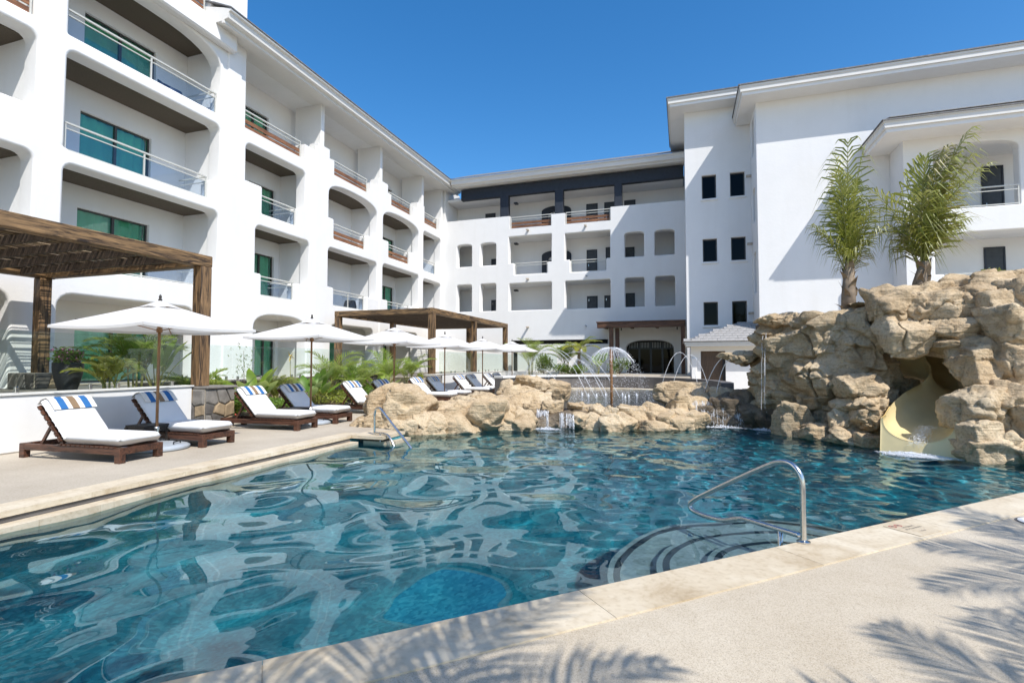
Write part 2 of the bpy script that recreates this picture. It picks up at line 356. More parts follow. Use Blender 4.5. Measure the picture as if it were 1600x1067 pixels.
M['stone_dark'] = mat_plain('dark_field_stone', (.105, .095, .085), .85, .35, 6, bumpd=.02)
M['stone_tan'] = mat_plain('tan_field_stone', (.30, .225, .14), .85, .3, 6, bumpd=.02)
M['stone_grey'] = mat_plain('grey_field_stone', (.20, .185, .165), .85, .3, 6, bumpd=.02)
M['mortar'] = mat_plain('pale_mortar', (.46, .40, .31), .95, .15, 12, bumpd=.01)
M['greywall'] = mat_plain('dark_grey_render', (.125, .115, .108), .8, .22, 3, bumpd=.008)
M['soil'] = mat_plain('soil', (.10, .07, .045), .95, .4, 8, bumpd=.03)
M['print'] = mat_plain('faded_print', (.17, .15, .14), .8)
M['printred'] = mat_plain('faded_red_print', (.34, .08, .07), .8)
M['black'] = mat_plain('black_metal', (.012, .012, .012), .4)
M['blue_chair'] = mat_plain('navy_wicker', (.02, .045, .10), .6, .2, 20)
def watery():
    m = bpy.data.materials.new('pool_water'); m.use_nodes = True; nt = m.node_tree; nt.nodes.remove(nt.nodes['Principled BSDF']); out = nt.nodes['Material Output']
    g = nt.nodes.new('ShaderNodeBsdfGlass'); g.inputs['Color'].default_value = (.80, .97, 1, 1); g.inputs['Roughness'].default_value = 0; g.inputs['IOR'].default_value = 1.58
    nt.links.new(g.outputs[0], out.inputs[0]); M['water'] = m
    m = bpy.data.materials.new('splash_water'); m.use_nodes = True; nt = m.node_tree; bs = nt.nodes['Principled BSDF']; bs.inputs['Base Color'].default_value = (.045, .06, .075, 1); bs.inputs['Roughness'].default_value = .06; bs.inputs['IOR'].default_value = 1.35
    n = tex(nt, 'ShaderNodeTexNoise', 7, Detail=4); bump(nt, bs, n.outputs['Fac'], .5, .03); M['splash'] = m
    m = bpy.data.materials.new('white_water'); m.use_nodes = True; nt = m.node_tree; bs = nt.nodes['Principled BSDF']; bs.inputs['Base Color'].default_value = (.85, .88, .9, 1); bs.inputs['Roughness'].default_value = .25; bs.inputs['IOR'].default_value = 1.33
    n = tex(nt, 'ShaderNodeTexNoise', 14, vscale=(1, 1, .35), Detail=6, Roughness=.7); r = ramp(nt, n.outputs['Fac'], [(.42, (.0, .0, .0)), (.62, (.9, .9, .9))]); nt.links.new(r.outputs[0], bs.inputs['Alpha']); M['fall'] = m
    m = bpy.data.materials.new('foam'); m.use_nodes = True; nt = m.node_tree; bs = nt.nodes['Principled BSDF']; bs.inputs['Base Color'].default_value = (.85, .9, .9, 1); bs.inputs['Roughness'].default_value = .5
    n = tex(nt, 'ShaderNodeTexNoise', 6, Detail=8, Roughness=.72); r = ramp(nt, n.outputs['Fac'], [(.52, (.0, .0, .0)), (.74, (.6, .6, .6))]); nt.links.new(r.outputs[0], bs.inputs['Alpha']); M['foam'] = m
    m, nt, bs = new_mat('spray'); bs.inputs['Base Color'].default_value = (.9, .92, .95, 1); bs.inputs['Roughness'].default_value = .1; bs.inputs['Alpha'].default_value = .75; M['spray'] = m
    m, nt, bs = new_mat('pool_mosaic'); bs.inputs['Roughness'].default_value = .35
    a = tex(nt, 'ShaderNodeTexVoronoi', 26); a.distance = 'CHEBYCHEV'; b = tex(nt, 'ShaderNodeTexNoise', .5, Detail=4)
    r = ramp(nt, a.outputs['Color'], [(.1, (.014, .19, .25)), (.5, (.026, .27, .34)), (.95, (.07, .38, .44))]); r2 = ramp(nt, b.outputs['Fac'], [(.35, (.75, .8, .85)), (.65, (1, 1, 1))])
    nt.links.new(mixc(nt, r.outputs[0], r2.outputs[0], 1.0, 'MULTIPLY'), bs.inputs['Base Color']); M['mosaic'] = m
watery()
M['step'] = mat_plain('pale_step_tile', (.36, .40, .40), .5, .2, 22)
M['step_edge'] = mat_plain('dark_step_edge', (.03, .04, .055), .5, .2, 22)
# ================================================================== walls with openings
def _offset(poly, d):
    n = len(poly); out = []
    for i in range(n):
        a, b, c = Vector(poly[i-1]), Vector(poly[i]), Vector(poly[(i+1) % n])
        e1 = (b - a).normalized(); e2 = (c - b).normalized(); n1 = Vector((e1.y, -e1.x)); n2 = Vector((e2.y, -e2.x))
        m = n1 + n2; k = max(.35, 1 + n1.dot(n2)); out.append(tuple(b + m*(d/k)))
    return out
def rrect(u0, z0, u1, z1, r=.22, rb=.05, arch=0, k=8):
    """opening, counter-clockwise; rounded top corners of radius r, or a flattened arch rising `arch` above z1"""
    p = []
    for cx, cz, a0 in ((u0+rb, z0+rb, 180), (u1-rb, z0+rb, 270)):
        for i in range(3): t = R(a0 + 45*i); p.append((cx + rb*math.cos(t), cz + rb*math.sin(t)))
    if arch:
        n = 16; c = (u0+u1)/2; h = (u1-u0)/2
        for i in range(n+1):
            t = math.pi*i/n; e = .72
            p.append((c + h*math.copysign(abs(math.cos(t))**e, math.cos(t)), z1 + arch*abs(math.sin(t))**e))
    else:
        for cx, a0 in ((u1-r, 0), (u0+r, 90)):
            for i in range(k//2+1): t = R(a0 + 90*i/(k//2)); p.append((cx + r*math.cos(t), z1-r + r*math.sin(t)))
    return p
def srect(u0, u1, zr, z1, ua, ub, za, zb, r=.25, arch=0):
    """opening whose parapet steps down: rail part ua..ub at zr, ledge za on the left and zb on the right"""
    q = rrect(u0, zr, u1, z1, r, .05, arch)[6:]
    return [(u0, za), (ua-.06, za), (ua, za-.06), (ua, zr+.06), (ua+.06, zr), (ub-.06, zr), (ub, zr+.06), (ub, zb-.06), (ub+.06, zb), (u1, zb)] + q
def facade(name, mat, P0, U, N, outer, holes, th, parent, bev=.07, back=True):
    P0, U, N = Vector(P0), Vector(U), Vector(N); Z = Vector((0, 0, 1)); mb = MB()
    def W(p, d): return P0 + U*p[0] + Z*p[1] - N*d
    big = [_offset(h, bev) for h in holes]
    def sheet(loops, d):
        tri = tessellate_polygon([[Vector((p[0], p[1], 0)) for p in L] for L in loops]); vs = [W(p, d) for L in loops for p in L]; mb.add(vs, [tuple(t) for t in tri])
    sheet([outer] + big, 0)
    if back: sheet([outer] + holes, th)
    for h in holes:
        n = len(h); rings = []
        for k in range(4):
            a = R(90*k/3); rings.append([W(p, bev*(1-math.cos(a))) for p in _offset(h, bev*(1-math.sin(a)))])
        rings.append([W(p, th) for p in h]); vs = [v for r in rings for v in r]
        mb.add(vs, [(L*n+i, L*n+(i+1) % n, (L+1)*n+(i+1) % n, (L+1)*n+i) for L in range(4) for i in range(n)])
    n = len(outer); mb.add([W(p, 0) for p in outer] + [W(p, th) for p in outer], [(i, (i+1) % n, n+(i+1) % n, n+i) for i in range(n)])
    return mb.build(name, mat, parent, sharp=38)

def window(parent, P0, U, N, u0, u1, z0, z1, mid=True, curtain=True, glass='glass', depth=.08, frame='alu', open_frac=1.0):
    """sliding door or window set in a wall: frame > panes, curtain"""
    P0, U, N = Vector(P0), Vector(U), Vector(N); Z = Vector((0, 0, 1)); t = .055
    def bx(mb, a, b, c, d, n0, n1):
        mb.obox(P0 + U*(a+b)/2 + Z*(c+d)/2 + N*(n0+n1)/2, U*(b-a)/2, Z*(d-c)/2, N*(n1-n0)/2)
    f = MB(); bx(f, u0, u0+t, z0, z1, 0, depth); bx(f, u1-t, u1, z0, z1, 0, depth); bx(f, u0+t, u1-t, z1-t, z1, 0, depth); bx(f, u0+t, u1-t, z0, z0+t, 0, depth)
    um = (u0+u1)/2
    if mid: bx(f, um-.04, um+.04, z0+t, z1-t, .005, depth+.01)
    fr = f.build('window', M[frame], parent)
    for a, b in (((u0+t, um-.04), (um+.04, u1-t)) if mid else ((u0+t, u1-t),)):
        g = MB(); bx(g, a, b, z0+t, z1-t, .03, .042); g.build('pane', M[glass], fr)
    if curtain:
        c = MB(); n = int((u1-u0)*14); us = [u0+.03+(u1-u0-.06)*i/n for i in range(n+1)]; vs = []
        for i, u in enumerate(us):
            o = -.12 - .055*math.sin(i*1.35 + .5*math.sin(i*.6)) - .025*math.sin(i*.7+u0)
            vs += [P0 + U*u + Z*(z0+.02) + N*o, P0 + U*u + Z*(z1-.02) + N*o]
        c.add(vs, [(2*i, 2*i+2, 2*i+3, 2*i+1) for i in range(n)]); c.build('curtain', M['curtain'], fr, smooth=True)
    return fr
def railing(parent, a, b, inn, wood=False, glass=True, h=.86, nposts=3, stiles=True, woodmat='redwood', h0=.03):
    """handrail from a to b (points on the parapet); inn points into the balcony"""
    a, b, inn = Vector(a), Vector(b), Vector(inn); Z = Vector((0, 0, 1)); m = MB()
    m.bar(a + Z*h, b + Z*h, .07, .05); m.bar(a + Z*(h-.17), b + Z*(h-.17), .04, .03)
    if not wood: m.bar(a + Z*(h0+.02), b + Z*(h0+.02), .05, .04)
    r = m.build('railing', M['railpaint'], parent)
    for i in range(nposts):
        p = a.lerp(b, (i + .0)/(nposts-1) if nposts > 1 else .5); p = p + (b-a).normalized()*(.03 if i == 0 else (-.03 if i == nposts-1 else 0))
        MB().bar(p + Z*.0, p + Z*(h-.02), .045, .045, up=(b-a)).build('post', M['railpaint'], r)
    if wood:
        for zz in (h-.44, h-.68): MB().bar(a + Z*zz + inn*.03, b + Z*zz + inn*.03, .035, .17).build('board', M[woodmat], r)
    elif glass:
        MB().bar(a + Z*(h0+.31+.03) + inn*.02, b + Z*(h0+.31+.03) + inn*.02, .012, .60).build('pane', M['rail_glass'], r)
    return r

# ================================================================== ground, pool, terrace
def sheet(name, poly, z, mat, holes=(), kind='structure', parent=None):
    loops = [[Vector((p[0], p[1], 0)) for p in L] for L in [poly] + list(holes)]; tri = tessellate_polygon(loops)
    mb = MB().add([(p[0], p[1], z) for L in [poly] + list(holes) for p in L], [tuple(t) for t in tri]); o = mb.build(name, mat, parent)
    if kind: o['kind'] = kind
    return o
def near_y(x): return 0.951*x + 4.155                      # inner line of the near coping
LE = -6.72                                                  # pool edge on the left
POOL = [(LE, -2.24), (8.6, near_y(8.6)), (8.2, 13.6), (4.6, 14.6), (3.0, 14.8), (2.4, 16.0), (0.5, 15.9), (-1.4, 14.6), (-3.4, 14.6), (-4.6, 13.4), (-6.3, 12.2), (-7.7, 11.9), (-7.7, 11.0), (-5.95, 10.3), (-5.95, 9.75), (LE, 9.75)]
WZ = -0.17
sheet('ground', [(-300, -300), (300, -300), (300, 300), (-300, 300)], 0, M['deck'], [POOL])
# left deck with smoother stone, a sheet on the ground
sheet('pool_deck', [(-12.6, -12), (LE-.36, -12), (LE-.36, 9.75), (-5.96, 9.76), (-5.96, 10.3), (-7.71, 11.0), (-7.7, 12.0), (-7.2, 30), (-12.6, 30)], .004, M['beige'])
pool = bpy.data.objects.new('swimming_pool', None); COL.objects.link(pool); pool['kind'] = 'structure'; ORG['swimming_pool'] = Vector((0, 0, 0))
wb = MB()
def fl(x, y): return -1.35 - .95*max(0, min(1, (-x-.2)/4.0)) + .40*max(0, min(1, (x-.5)/3))
n = len(POOL)
wb.add([(p[0], p[1], -.0) for p in POOL] + [(p[0], p[1], -3.0) for p in POOL], [(i, (i+1) % n, n+(i+1) % n, n+i) for i in range(n)])
wb.build('pool_wall', M['mosaic'], pool)
gx = np.linspace(-9, 10, 60); gy = np.linspace(-4, 17.5, 60)
fv = [(x, y, fl(x, y)) for y in gy for x in gx]; ff = [(j*60+i, j*60+i+1, (j+1)*60+i+1, (j+1)*60+i) for j in range(59) for i in range(59)]
np_mesh('pool_floor', fv, ff, M['mosaic'], pool)
# steps in the water by the handrail: three curved treads
ec = Vector((.92, near_y(.92))); ed = Vector((1, .951)).normalized(); en = Vector((-ed.y, ed.x))
for i, (rad, zt) in enumerate(((.72, -.27), (1.12, -.42), (1.52, -.58))):
    for nm, r0, r1, dz, mt in (('step', 0, rad, 0, 'step'), ('step_edge', rad-.11, rad-.05, .006, 'step_edge')):
        k = 40; a0 = -.02
        pts_o = []; pts_i = []
        for j in range(k+1):
            th = math.pi*(j/k); cc = math.cos(th)*1.12; ss = math.sin(th)
            pts_o.append(tuple(ec + ed*(r1*cc) + en*(r1*ss - .03))); pts_i.append(tuple(ec + ed*(max(r0, .001)*cc) + en*(max(r0, .001)*ss - .03)))
        if r0 == 0: MB().prism(pts_o, -2.5 if nm == 'step' else zt, zt).build('step', M[mt], pool)
        else: MB().prism(pts_o + pts_i[::-1], zt - .02, zt + dz).build('step_edge', M[mt], pool)
# water body with rippled top
def water():
    xs = np.arange(-7.9, 8.9, .042); ys = np.arange(-2.6, 16.3, .042); X, Y = np.meshgrid(xs, ys); rg = np.random.RandomState(5); Hh = np.zeros_like(X)
    for lo, hi, cnt, amp in ((1.2, 2.6, 12, .0046), (.62, 1.15, 14, .0012), (.24, .52, 24, .00060)):
        for k in range(cnt):
            lam = rg.uniform(lo, hi); th = rg.uniform(0, 6.283); ph = rg.uniform(0, 6.283); a = amp*rg.uniform(.5, 1.2)
            if lam < .6: env = np.clip((X + 2.5)/3 + (Y - 5.5)/4.5, .16, 3.6)
            else: env = 1
            Hh += env*a*np.sin(2*np.pi/lam*(X*np.cos(th) + Y*np.sin(th)) + ph + .6*np.sin(X*.9 + k) + .6*np.sin(Y*.8 + 2*k))
    for cx, cy, s in ((4.0, 11.6, .012), (.4, 14.6, .010), (-3.1, 13.2, .008)):          # water falling in stirs it
        d = np.hypot(X - cx, Y - cy); Hh += s*np.sin(d*11)*np.exp(-d*.75)
    Z = WZ + Hh; ny, nx = X.shape; V = np.stack([X.ravel(), Y.ravel(), Z.ravel()], 1)
    idx = np.arange(nx*ny).reshape(ny, nx); F = np.stack([idx[:-1,:-1].ravel(), idx[:-1,1:].ravel(), idx[1:,1:].ravel(), idx[1:,:-1].ravel()], 1)
    ring = np.concatenate([idx[0,:], idx[1:,-1], idx[-1,-2::-1], idx[-2:0:-1,0]]); nb = len(V); V2 = V[ring].copy(); V2[:,2] = -3.4; V = np.vstack([V, V2]); m = len(ring)
    me = bpy.data.meshes.new('pool_water'); faces = F.tolist() + [[int(ring[i]), nb+i, nb+(i+1) % m, int(ring[(i+1) % m])] for i in range(m)] + [[nb+i for i in range(m)][::-1]]
    me.from_pydata(V.tolist(), [], faces); me.materials.append(M['water']); me.polygons.foreach_set('use_smooth', [True]*len(F) + [False]*(m+1)); me.update()
    o = link_mesh('pool_water', me); o['kind'] = 'structure'; o.cycles.is_caustics_caster = True
water()
# coping: separate stones along the near edge and the left edge
cop = bpy.data.objects.new('pool_coping', None); COL.objects.link(cop); cop['kind'] = 'structure'; ORG['pool_coping'] = Vector((0, 0, 0))
L0 = Vector((LE + .004, -2.235)); W = .385; s = 0.0; cuts = [0]
while s < 20.4: s += 1.93; cuts.append(s)
shift = .62
for a, b in zip(cuts[:-1], cuts[1:]):
    p, q = L0 + ed*(a + .002 + shift - 1.93), L0 + ed*(b - .002 + shift - 1.93)
    mb = MB(); mb.prism([tuple(p + en*.03), tuple(p - en*W), tuple(q - en*W), tuple(q + en*.03)], -.055, .010); mb.build('coping_stone', M['coping'], cop)
y = -4.2
while y < 9.6:
    y2 = min(y + 1.22, 9.74); MB().box((LE-.36, y+.002, -.05), (LE+.035, y2-.002, .012)).build('coping_stone', M['coping'], cop); y = y2
MB().box((LE+.04, 9.4, -.05), (-5.93, 9.73, .012)).build('coping_stone', M['coping'], cop)
MB().box((LE+.0, 9.735, -.05), (-5.93, 10.32, .012)).build('coping_stone', M['coping'], cop)
y = -3.0
while y < 9.3:                                              # lower pale ledge under the shadow gap
    y2 = min(y + .61, 9.39); MB().box((LE-.02, y+.0015, -.4), (LE+.215, y2-.0015, -.115)).build('ledge_tile', M['coping'], cop); y = y2
for lo, hi in (((-6.5, 9.56, -.4), (-5.93, 9.715, -.115)), ((-5.945, 9.72, -.4), (-5.80, 10.34, -.115))): MB().box(lo, hi).build('ledge_tile', M['coping'], cop)
for lo, hi in (((LE-.02, -3, -.114), (LE+.012, 9.39, -.052)), ((LE+.02, 9.72, -.4), (-5.96, 9.76, -.052))): MB().box(lo, hi).build('slot_shade_strip', M['greywall'], cop)  # dark strips filling the slot under the coping, their grey standing in for shade
# terrace
T = .85
TER = [(-60, -30), (-10.92, -30), (-10.92, 9.2), (-13.5, 9.9), (-13.5, 21.4), (-11.2, 21.4), (-11.2, 32.6), (-7.6, 32.4), (-6.6, 27.6), (-4.4, 26.4), (-1.6, 25.9), (.3, 25.9), (.3, 60), (-60, 60)]
tr = MB().prism(TER, -.2, T).build('terrace', M['beige']); tr['kind'] = 'structure'

# ================================================================== LEFT WING
LX = -17.2
wing = thing('hotel_wing', 'long white hotel wing with stepped balconies along the left side of the pool', 'building', (LX, 20, 0))
F1 = [srect(3.6, 9.36, 4.44, 7.45, 4.0, 8.55, 5.3, 5.3), srect(10.11, 15.44, 4.40, 7.42, 10.16, 15.1, 4.5, 5.2), srect(17.31, 20.65, 4.42, 7.40, 17.67, 19.8, 5.35, 5.25),
      srect(22.05, 26.5, 4.48, 7.45, 22.52, 25.5, 5.42, 5.3), srect(27.12, 31.62, 4.45, 7.52, 27.7, 30.6, 5.35, 5.3), srect(32.26, 35.0, 4.45, 7.40, 32.4, 34.4, 4.6, 5.25)]
F2 = [srect(3.6, 9.36, 7.82, 10.86, 4.0, 8.55, 8.75, 8.75), srect(10.11, 15.44, 7.82, 10.84, 10.16, 15.1, 7.9, 8.6), srect(16.72, 20.3, 7.95, 10.72, 17.64, 19.9, 9.13, 8.85),
      srect(22.05, 26.5, 7.97, 10.15, 22.48, 25.5, 9.0, 8.85, arch=.72), srect(27.12, 31.62, 8.03, 10.2, 27.76, 30.54, 9.0, 8.9, arch=.7), srect(32.26, 35.0, 7.97, 10.77, 32.35, 34.4, 8.1, 8.8)]
GF = [rrect(3.2, T, 8.95, 3.5, .4), rrect(10.06, T, 14.52, 3.56, .4), rrect(17.3, T, 20.5, 2.95, arch=.68), rrect(22.3, T, 26.2, 3.5, .35), rrect(27.3, T, 31.5, 3.5, .35)]
F3 = [rrect(3.6, 11.3, 9.36, 13.0, arch=.9), rrect(10.11, 11.28, 15.44, 12.95, arch=1.0)]
F4 = [rrect(3.6, 15.0, 9.3, 17.6, .3), rrect(10.3, 15.0, 14.9, 17.6, .3)]
outer = [(-8, .2), (35.35, .2), (35.35, 12.25), (34.7, 12.25), (34.7, 11.35), (32.35, 11.35), (32.35, 12.5), (31.3, 12.5), (31.3, 12.0), (30.75, 12.0), (30.75, 11.35), (28.0, 11.35), (28.0, 12.0), (27.6, 12.0), (27.6, 12.5), (26.5, 12.5), (26.5, 12.0), (25.7, 12.0), (25.7, 11.32),
         (22.42, 11.32), (22.42, 12.05), (22.05, 12.05), (22.05, 12.5), (21.15, 12.5), (21.15, 12.05), (20.2, 12.05), (20.2, 11.3), (16.62, 11.3), (16.62, 18.6), (-8, 18.6)]
facade('wall', M['stucco'], (LX, 0, 0), (0, 1, 0), (1, 0, 0), outer, GF + F1 + F2 + F3 + F4, .55, wing)
# pilasters standing a little proud between the bays
for y0, y1, z1 in ((20.95, 21.85, 12.3), (26.72, 26.98, 11.8)): MB().box((LX-.1, y0, T), (LX+.05, y1, z1), .04).build('pilaster', M['stucco'], wing)
MB().box((LX-.1, 15.7, T-.1), (LX+.06, 16.4, 14.2), .05).build('pilaster', M['stucco'], wing)
# floors with brown undersides, party walls, inner walls with windows
BX = -19.1
for z0, z1 in ((3.55, 4.2), (7.47, 7.62), (10.88, 11.05)):
    MB().box((BX-.4, -7.9, z0+.03), (LX-.553, 35.2, z1)).build('floor_slab', M['stucco'], wing)
for zc, y1 in ((7.44, 35.2), (10.83, 35.2)):
    MB().box((BX+.005, -7.9, zc-.0), (LX-.556, y1, zc+.06)).build('balcony_ceiling', M['ceiling'], wing)
MB().box((BX+.005, -7.9, 14.0), (LX-.556, 15.5, 14.1)).build('balcony_ceiling', M['ceiling'], wing)
MB().box((BX+.005, -7.9, 3.56), (LX-.556, 35.2, 3.58)).build('balcony_ceiling', M['stucco'], wing)
for y0, y1, zt in ((9.4, 10.07, 18), (15.5, 16.6, 18), (20.72, 21.9, 11.3), (26.58, 27.05, 11.3), (31.7, 32.2, 11.3), (35.05, 35.3, 11.3), (3.0, 3.55, 18)):
    MB().box((BX-.3, y0, .3), (LX-.56, y1, zt)).build('party_wall', M['stucco'], wing)
WIN = {'g': [(5.5, 8.0), (11.7, 14.2), (19.3, 20.55), (23, 25.6), (28, 30.8)], 1: [(5.9, 8.3), (11.66, 14.1), (18.75, 20.4), (29.6, 31.5)], 2: [(5.9, 8.3), (11.66, 14.1), (18.75, 20.4), (29.6, 31.5)], 3: [(5.9, 8.3), (11.7, 14.2), (18.2, 19.9), (29.6, 31.2)]}
ZW = {'g': (T+.02, 3.0), 1: (4.22, 6.72), 2: (7.64, 10.02), 3: (11.07, 13.45)}
hol = []
for k, L in WIN.items():
    for a, b in L: hol.append([(a, ZW[k][0]), (b, ZW[k][0]), (b, ZW[k][1]), (a, ZW[k][1])])
facade('back_wall', M['stucco'], (BX, 0, 0), (0, 1, 0), (1, 0, 0), [(-8, .3), (35.3, .3), (35.3, 14.6), (-8, 14.6)], hol, .3, wing, bev=.012)
for k, L in WIN.items():
    for a, b in L: window(wing, (BX-.2, 0, 0), (0, 1, 0), (1, 0, 0), a, b, *ZW[k])
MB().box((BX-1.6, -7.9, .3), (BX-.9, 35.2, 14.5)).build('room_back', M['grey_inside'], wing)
# top-floor fins, dropped ceiling and the long roof
for y0, y1 in ((21.35, 21.62), (26.72, 26.98), (31.98, 32.24), (35.0, 35.28)): MB().box((BX+.3, y0, 11.0), (LX+.004, y1, 14.66), .02).build('fin_wall', M['stucco'], wing)
prof = [(-.6, .07), (.62, .07), (.62, -.02), (.74, -.02), (.74, .10), (.93, .14), (.96, .36), (1.06, .40), (1.06, .47), (-.6, .92)]
MB().extrude([(a, b) for a, b in prof], (LX, 14.83, 14.50), (LX, 36.5, 14.50), (1, 0, 0), (0, 0, 1)).build('roof', M['fascia'], wing)
MB().extrude([(-2.5, .0), (-.55, .0), (-.55, .12), (-2.5, .12)], (LX, 16.6, 14.56), (LX, 35.2, 14.56), (1, 0, 0), (0, 0, 1)).build('soffit', M['stucco'], wing)
MB().extrude([(1.10, .475), (1.10, .52), (-3.5, 2.5), (-3.5, 2.4)], (LX, 14.8, 14.50), (LX, 36.5, 14.50), (1, 0, 0), (0, 0, 1)).build('roof_covering', M['roof'], wing)
MB().box((LX-.02, -8, 13.95), (LX+.32, 15.9, 14.75), .06).build('cornice', M['stucco'], wing)
MB().box((LX-4, 14.9, 14.5), (LX-.6, 17.2, 19.5), .05).build('tower', M['stucco'], wing)
# railings
I = (-1, 0, 0); rx = LX - .22
railing(wing, (rx, 4.05, 4.44), (rx, 8.5, 4.44), I, nposts=3); railing(wing, (rx, 10.2, 4.42), (rx, 15.05, 4.42), I); railing(wing, (rx, 17.7, 4.42), (rx, 19.78, 4.42), I, nposts=2); railing(wing, (rx, 22.56, 4.48), (rx, 25.47, 4.48), I); railing(wing, (rx, 27.74, 4.45), (rx, 30.56, 4.45), I); railing(wing, (rx, 32.44, 4.45), (rx, 34.38, 4.45), I, nposts=2)
railing(wing, (rx, 4.05, 7.82), (rx, 8.5, 7.82), I); railing(wing, (rx, 10.2, 7.84), (rx, 15.05, 7.84), I); railing(wing, (rx, 17.68, 7.95), (rx, 19.86, 7.95), I, nposts=2)
for a, b, z in ((22.52, 25.46, 7.97), (27.8, 30.5, 8.03), (22.46, 25.66, 11.32), (28.04, 30.71, 11.35), (32.4, 34.66, 11.35), (16.66, 20.16, 11.3), (4.0, 9.3, 11.3)): railing(wing, (rx, a, z), (rx, b, z), I, wood=True, nposts=2)
railing(wing, (rx, 32.4, 7.97), (rx, 34.38, 7.97), I, nposts=2); railing(wing, (rx, 10.15, 11.28), (rx, 15.4, 11.28), I); railing(wing, (rx, 10.4, 15.0), (rx, 14.8, 15.0), I, wood=True)
for y, z in ((15.1, 4.42), (15.1, 7.84), (15.3, 11.28), (19.8, 7.95), (19.75, 4.42), (25.47, 4.48)):  # short return rails running back to the inner wall
    MB().bar((rx, y-.05, z+.86), (rx-1.4, y-.05, z+.86), .06, .05).bar((rx, y-.05, z+.66), (rx-1.4, y-.05, z+.66), .035, .03).build('return_rail', M['railpaint'], wing)

# ================================================================== BACK WING
BY = 35.35
bw = thing('hotel_wing', 'white hotel wing with open corridors, arched niches and dark blue top beams across the back', 'building', (-8.5, BY, 0))
holes = []
for a, b in ((-16.05, -14.85), (-14.16, -12.94)): holes += [rrect(a, 8.65, b, 10.1, arch=.22), rrect(a, 5.29, b, 7.3, .14)]
for a, b in ((-3.7, -2.42), (-1.73, -.47)): holes += [rrect(a, 8.63, b, 10.1, arch=.2), rrect(a, 5.25, b, 7.22, .14)]
holes += [srect(-11.95, -8.77, 7.84, 10.63, -11.55, -9.07, 8.7, 8.66, .06), srect(-7.8, -4.66, 7.8, 10.55, -7.43, -4.94, 8.7, 8.66, .06), rrect(-11.92, 5.27, -8.77, 7.22, .1), rrect(-7.8, 5.25, -4.66, 7.2, .1), rrect(-3.66, .62, -.6, 2.35, arch=.66)]
outer = [(-17.2, .2), (-11.75, .2), (-11.75, 3.12), (-4.85, 3.12), (-4.85, .2), (.2, .2), (.2, 12.14), (-4.61, 12.14), (-4.61, 11.22), (-7.79, 11.22), (-7.79, 12.02), (-8.76, 12.02), (-8.76, 11.22), (-11.88, 11.22), (-11.88, 12.16), (-17.2, 12.16)]
facade('wall', M['stucco'], (0, BY, 0), (1, 0, 0), (0, -1, 0), outer, holes, .5, bw, bev=.06)
CB = 37.6
for z0, z1 in ((3.13, 5.0), (7.25, 7.55), (10.66, 10.95)): MB().box((-17, BY+.503, z0), (.1, CB, z1)).build('floor_slab', M['stucco'], bw)
MB().box((-17, BY+.3, 13.72), (.1, CB, 13.9)).build('ceiling', M['stucco'], bw)
MB().box((-17.2, CB, .2), (.2, CB+.4, 14.5)).build('back_wall', M['stucco'], bw)
MB().box((-20.5, 35.362, 3.0), (-17.02, 38.0, 14.9)).build('end_wall', M['stucco'], bw)
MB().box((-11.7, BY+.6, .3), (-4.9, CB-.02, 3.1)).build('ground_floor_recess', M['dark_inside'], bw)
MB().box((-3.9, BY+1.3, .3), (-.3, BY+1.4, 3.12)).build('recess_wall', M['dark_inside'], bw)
for a, b in ((-12.63, -11.99), (-8.52, -7.92), (-4.36, -3.84)): MB().box((a, BY+.02, 11.2 if a > -9 and a < -8 else 12.0), (b, BY+.45, 13.75), .02).build('column', M['navy'], bw)
MB().box((-15.75, BY+.03, 13.68), (.15, BY+.42, 14.47), .02).build('beam', M['navy'], bw)
prof = [(-.5, .07), (.55, .07), (.55, .0), (.66, .0), (.66, .08), (.88, .13), (.92, .36), (1.0, .40), (1.0, .47), (-.5, .9)]
MB().extrude(prof, (-16.145, BY, 14.5), (.18, BY, 14.5), (0, -1, 0), (0, 0, 1)).build('roof', M['fascia'], bw)
MB().extrude([(1.05, .475), (1.05, .52), (-3.5, 2.4), (-3.5, 2.3)], (-16.09, BY, 14.5), (.17, BY, 14.5), (0, -1, 0), (0, 0, 1)).build('roof_covering', M['roof'], bw)
def door(parent, x0, x1, zt, zb, y, glass=True):
    f = MB(); t = .07
    f.box((x0-t, y-.06, zb), (x0, y, zt+t)); f.box((x1, y-.06, zb), (x1+t, y, zt+t)); f.box((x0, y-.06, zt), (x1, y, zt+t)); fr = f.build('doorway', M['navy'], parent)
    MB().box((x0, y-.035, zb), (x1, y-.005, zt)).build('door_panel', M['door'], fr)
    MB().box((x0+.06, y-.08, zb+1.0), (x0+.09, y-.035, zb+1.16)).build('handle', M['steel'], fr)
for x0, x1, zt, zb in ((-6.59, -5.96, 9.7, 7.55), (-5.2, -4.5, 9.8, 7.55), (-6.6, -5.9, 13.1, 10.95), (-5.28, -4.6, 13.1, 10.95), (-14.55, -13.86, 13.1, 10.95), (-3.85, -3.2, 13.1, 10.95), (-14.05, -13.4, 9.5, 7.55), (-14.05, -13.4, 6.3, 5.0), (-4.2, -3.3, 9.7, 7.55), (-4.2, -3.3, 6.4, 5.0), (-6.58, -5.95, 6.3, 5.0), (-5.32, -4.7, 6.3, 5.0)): door(bw, x0, x1, zt, zb, CB)
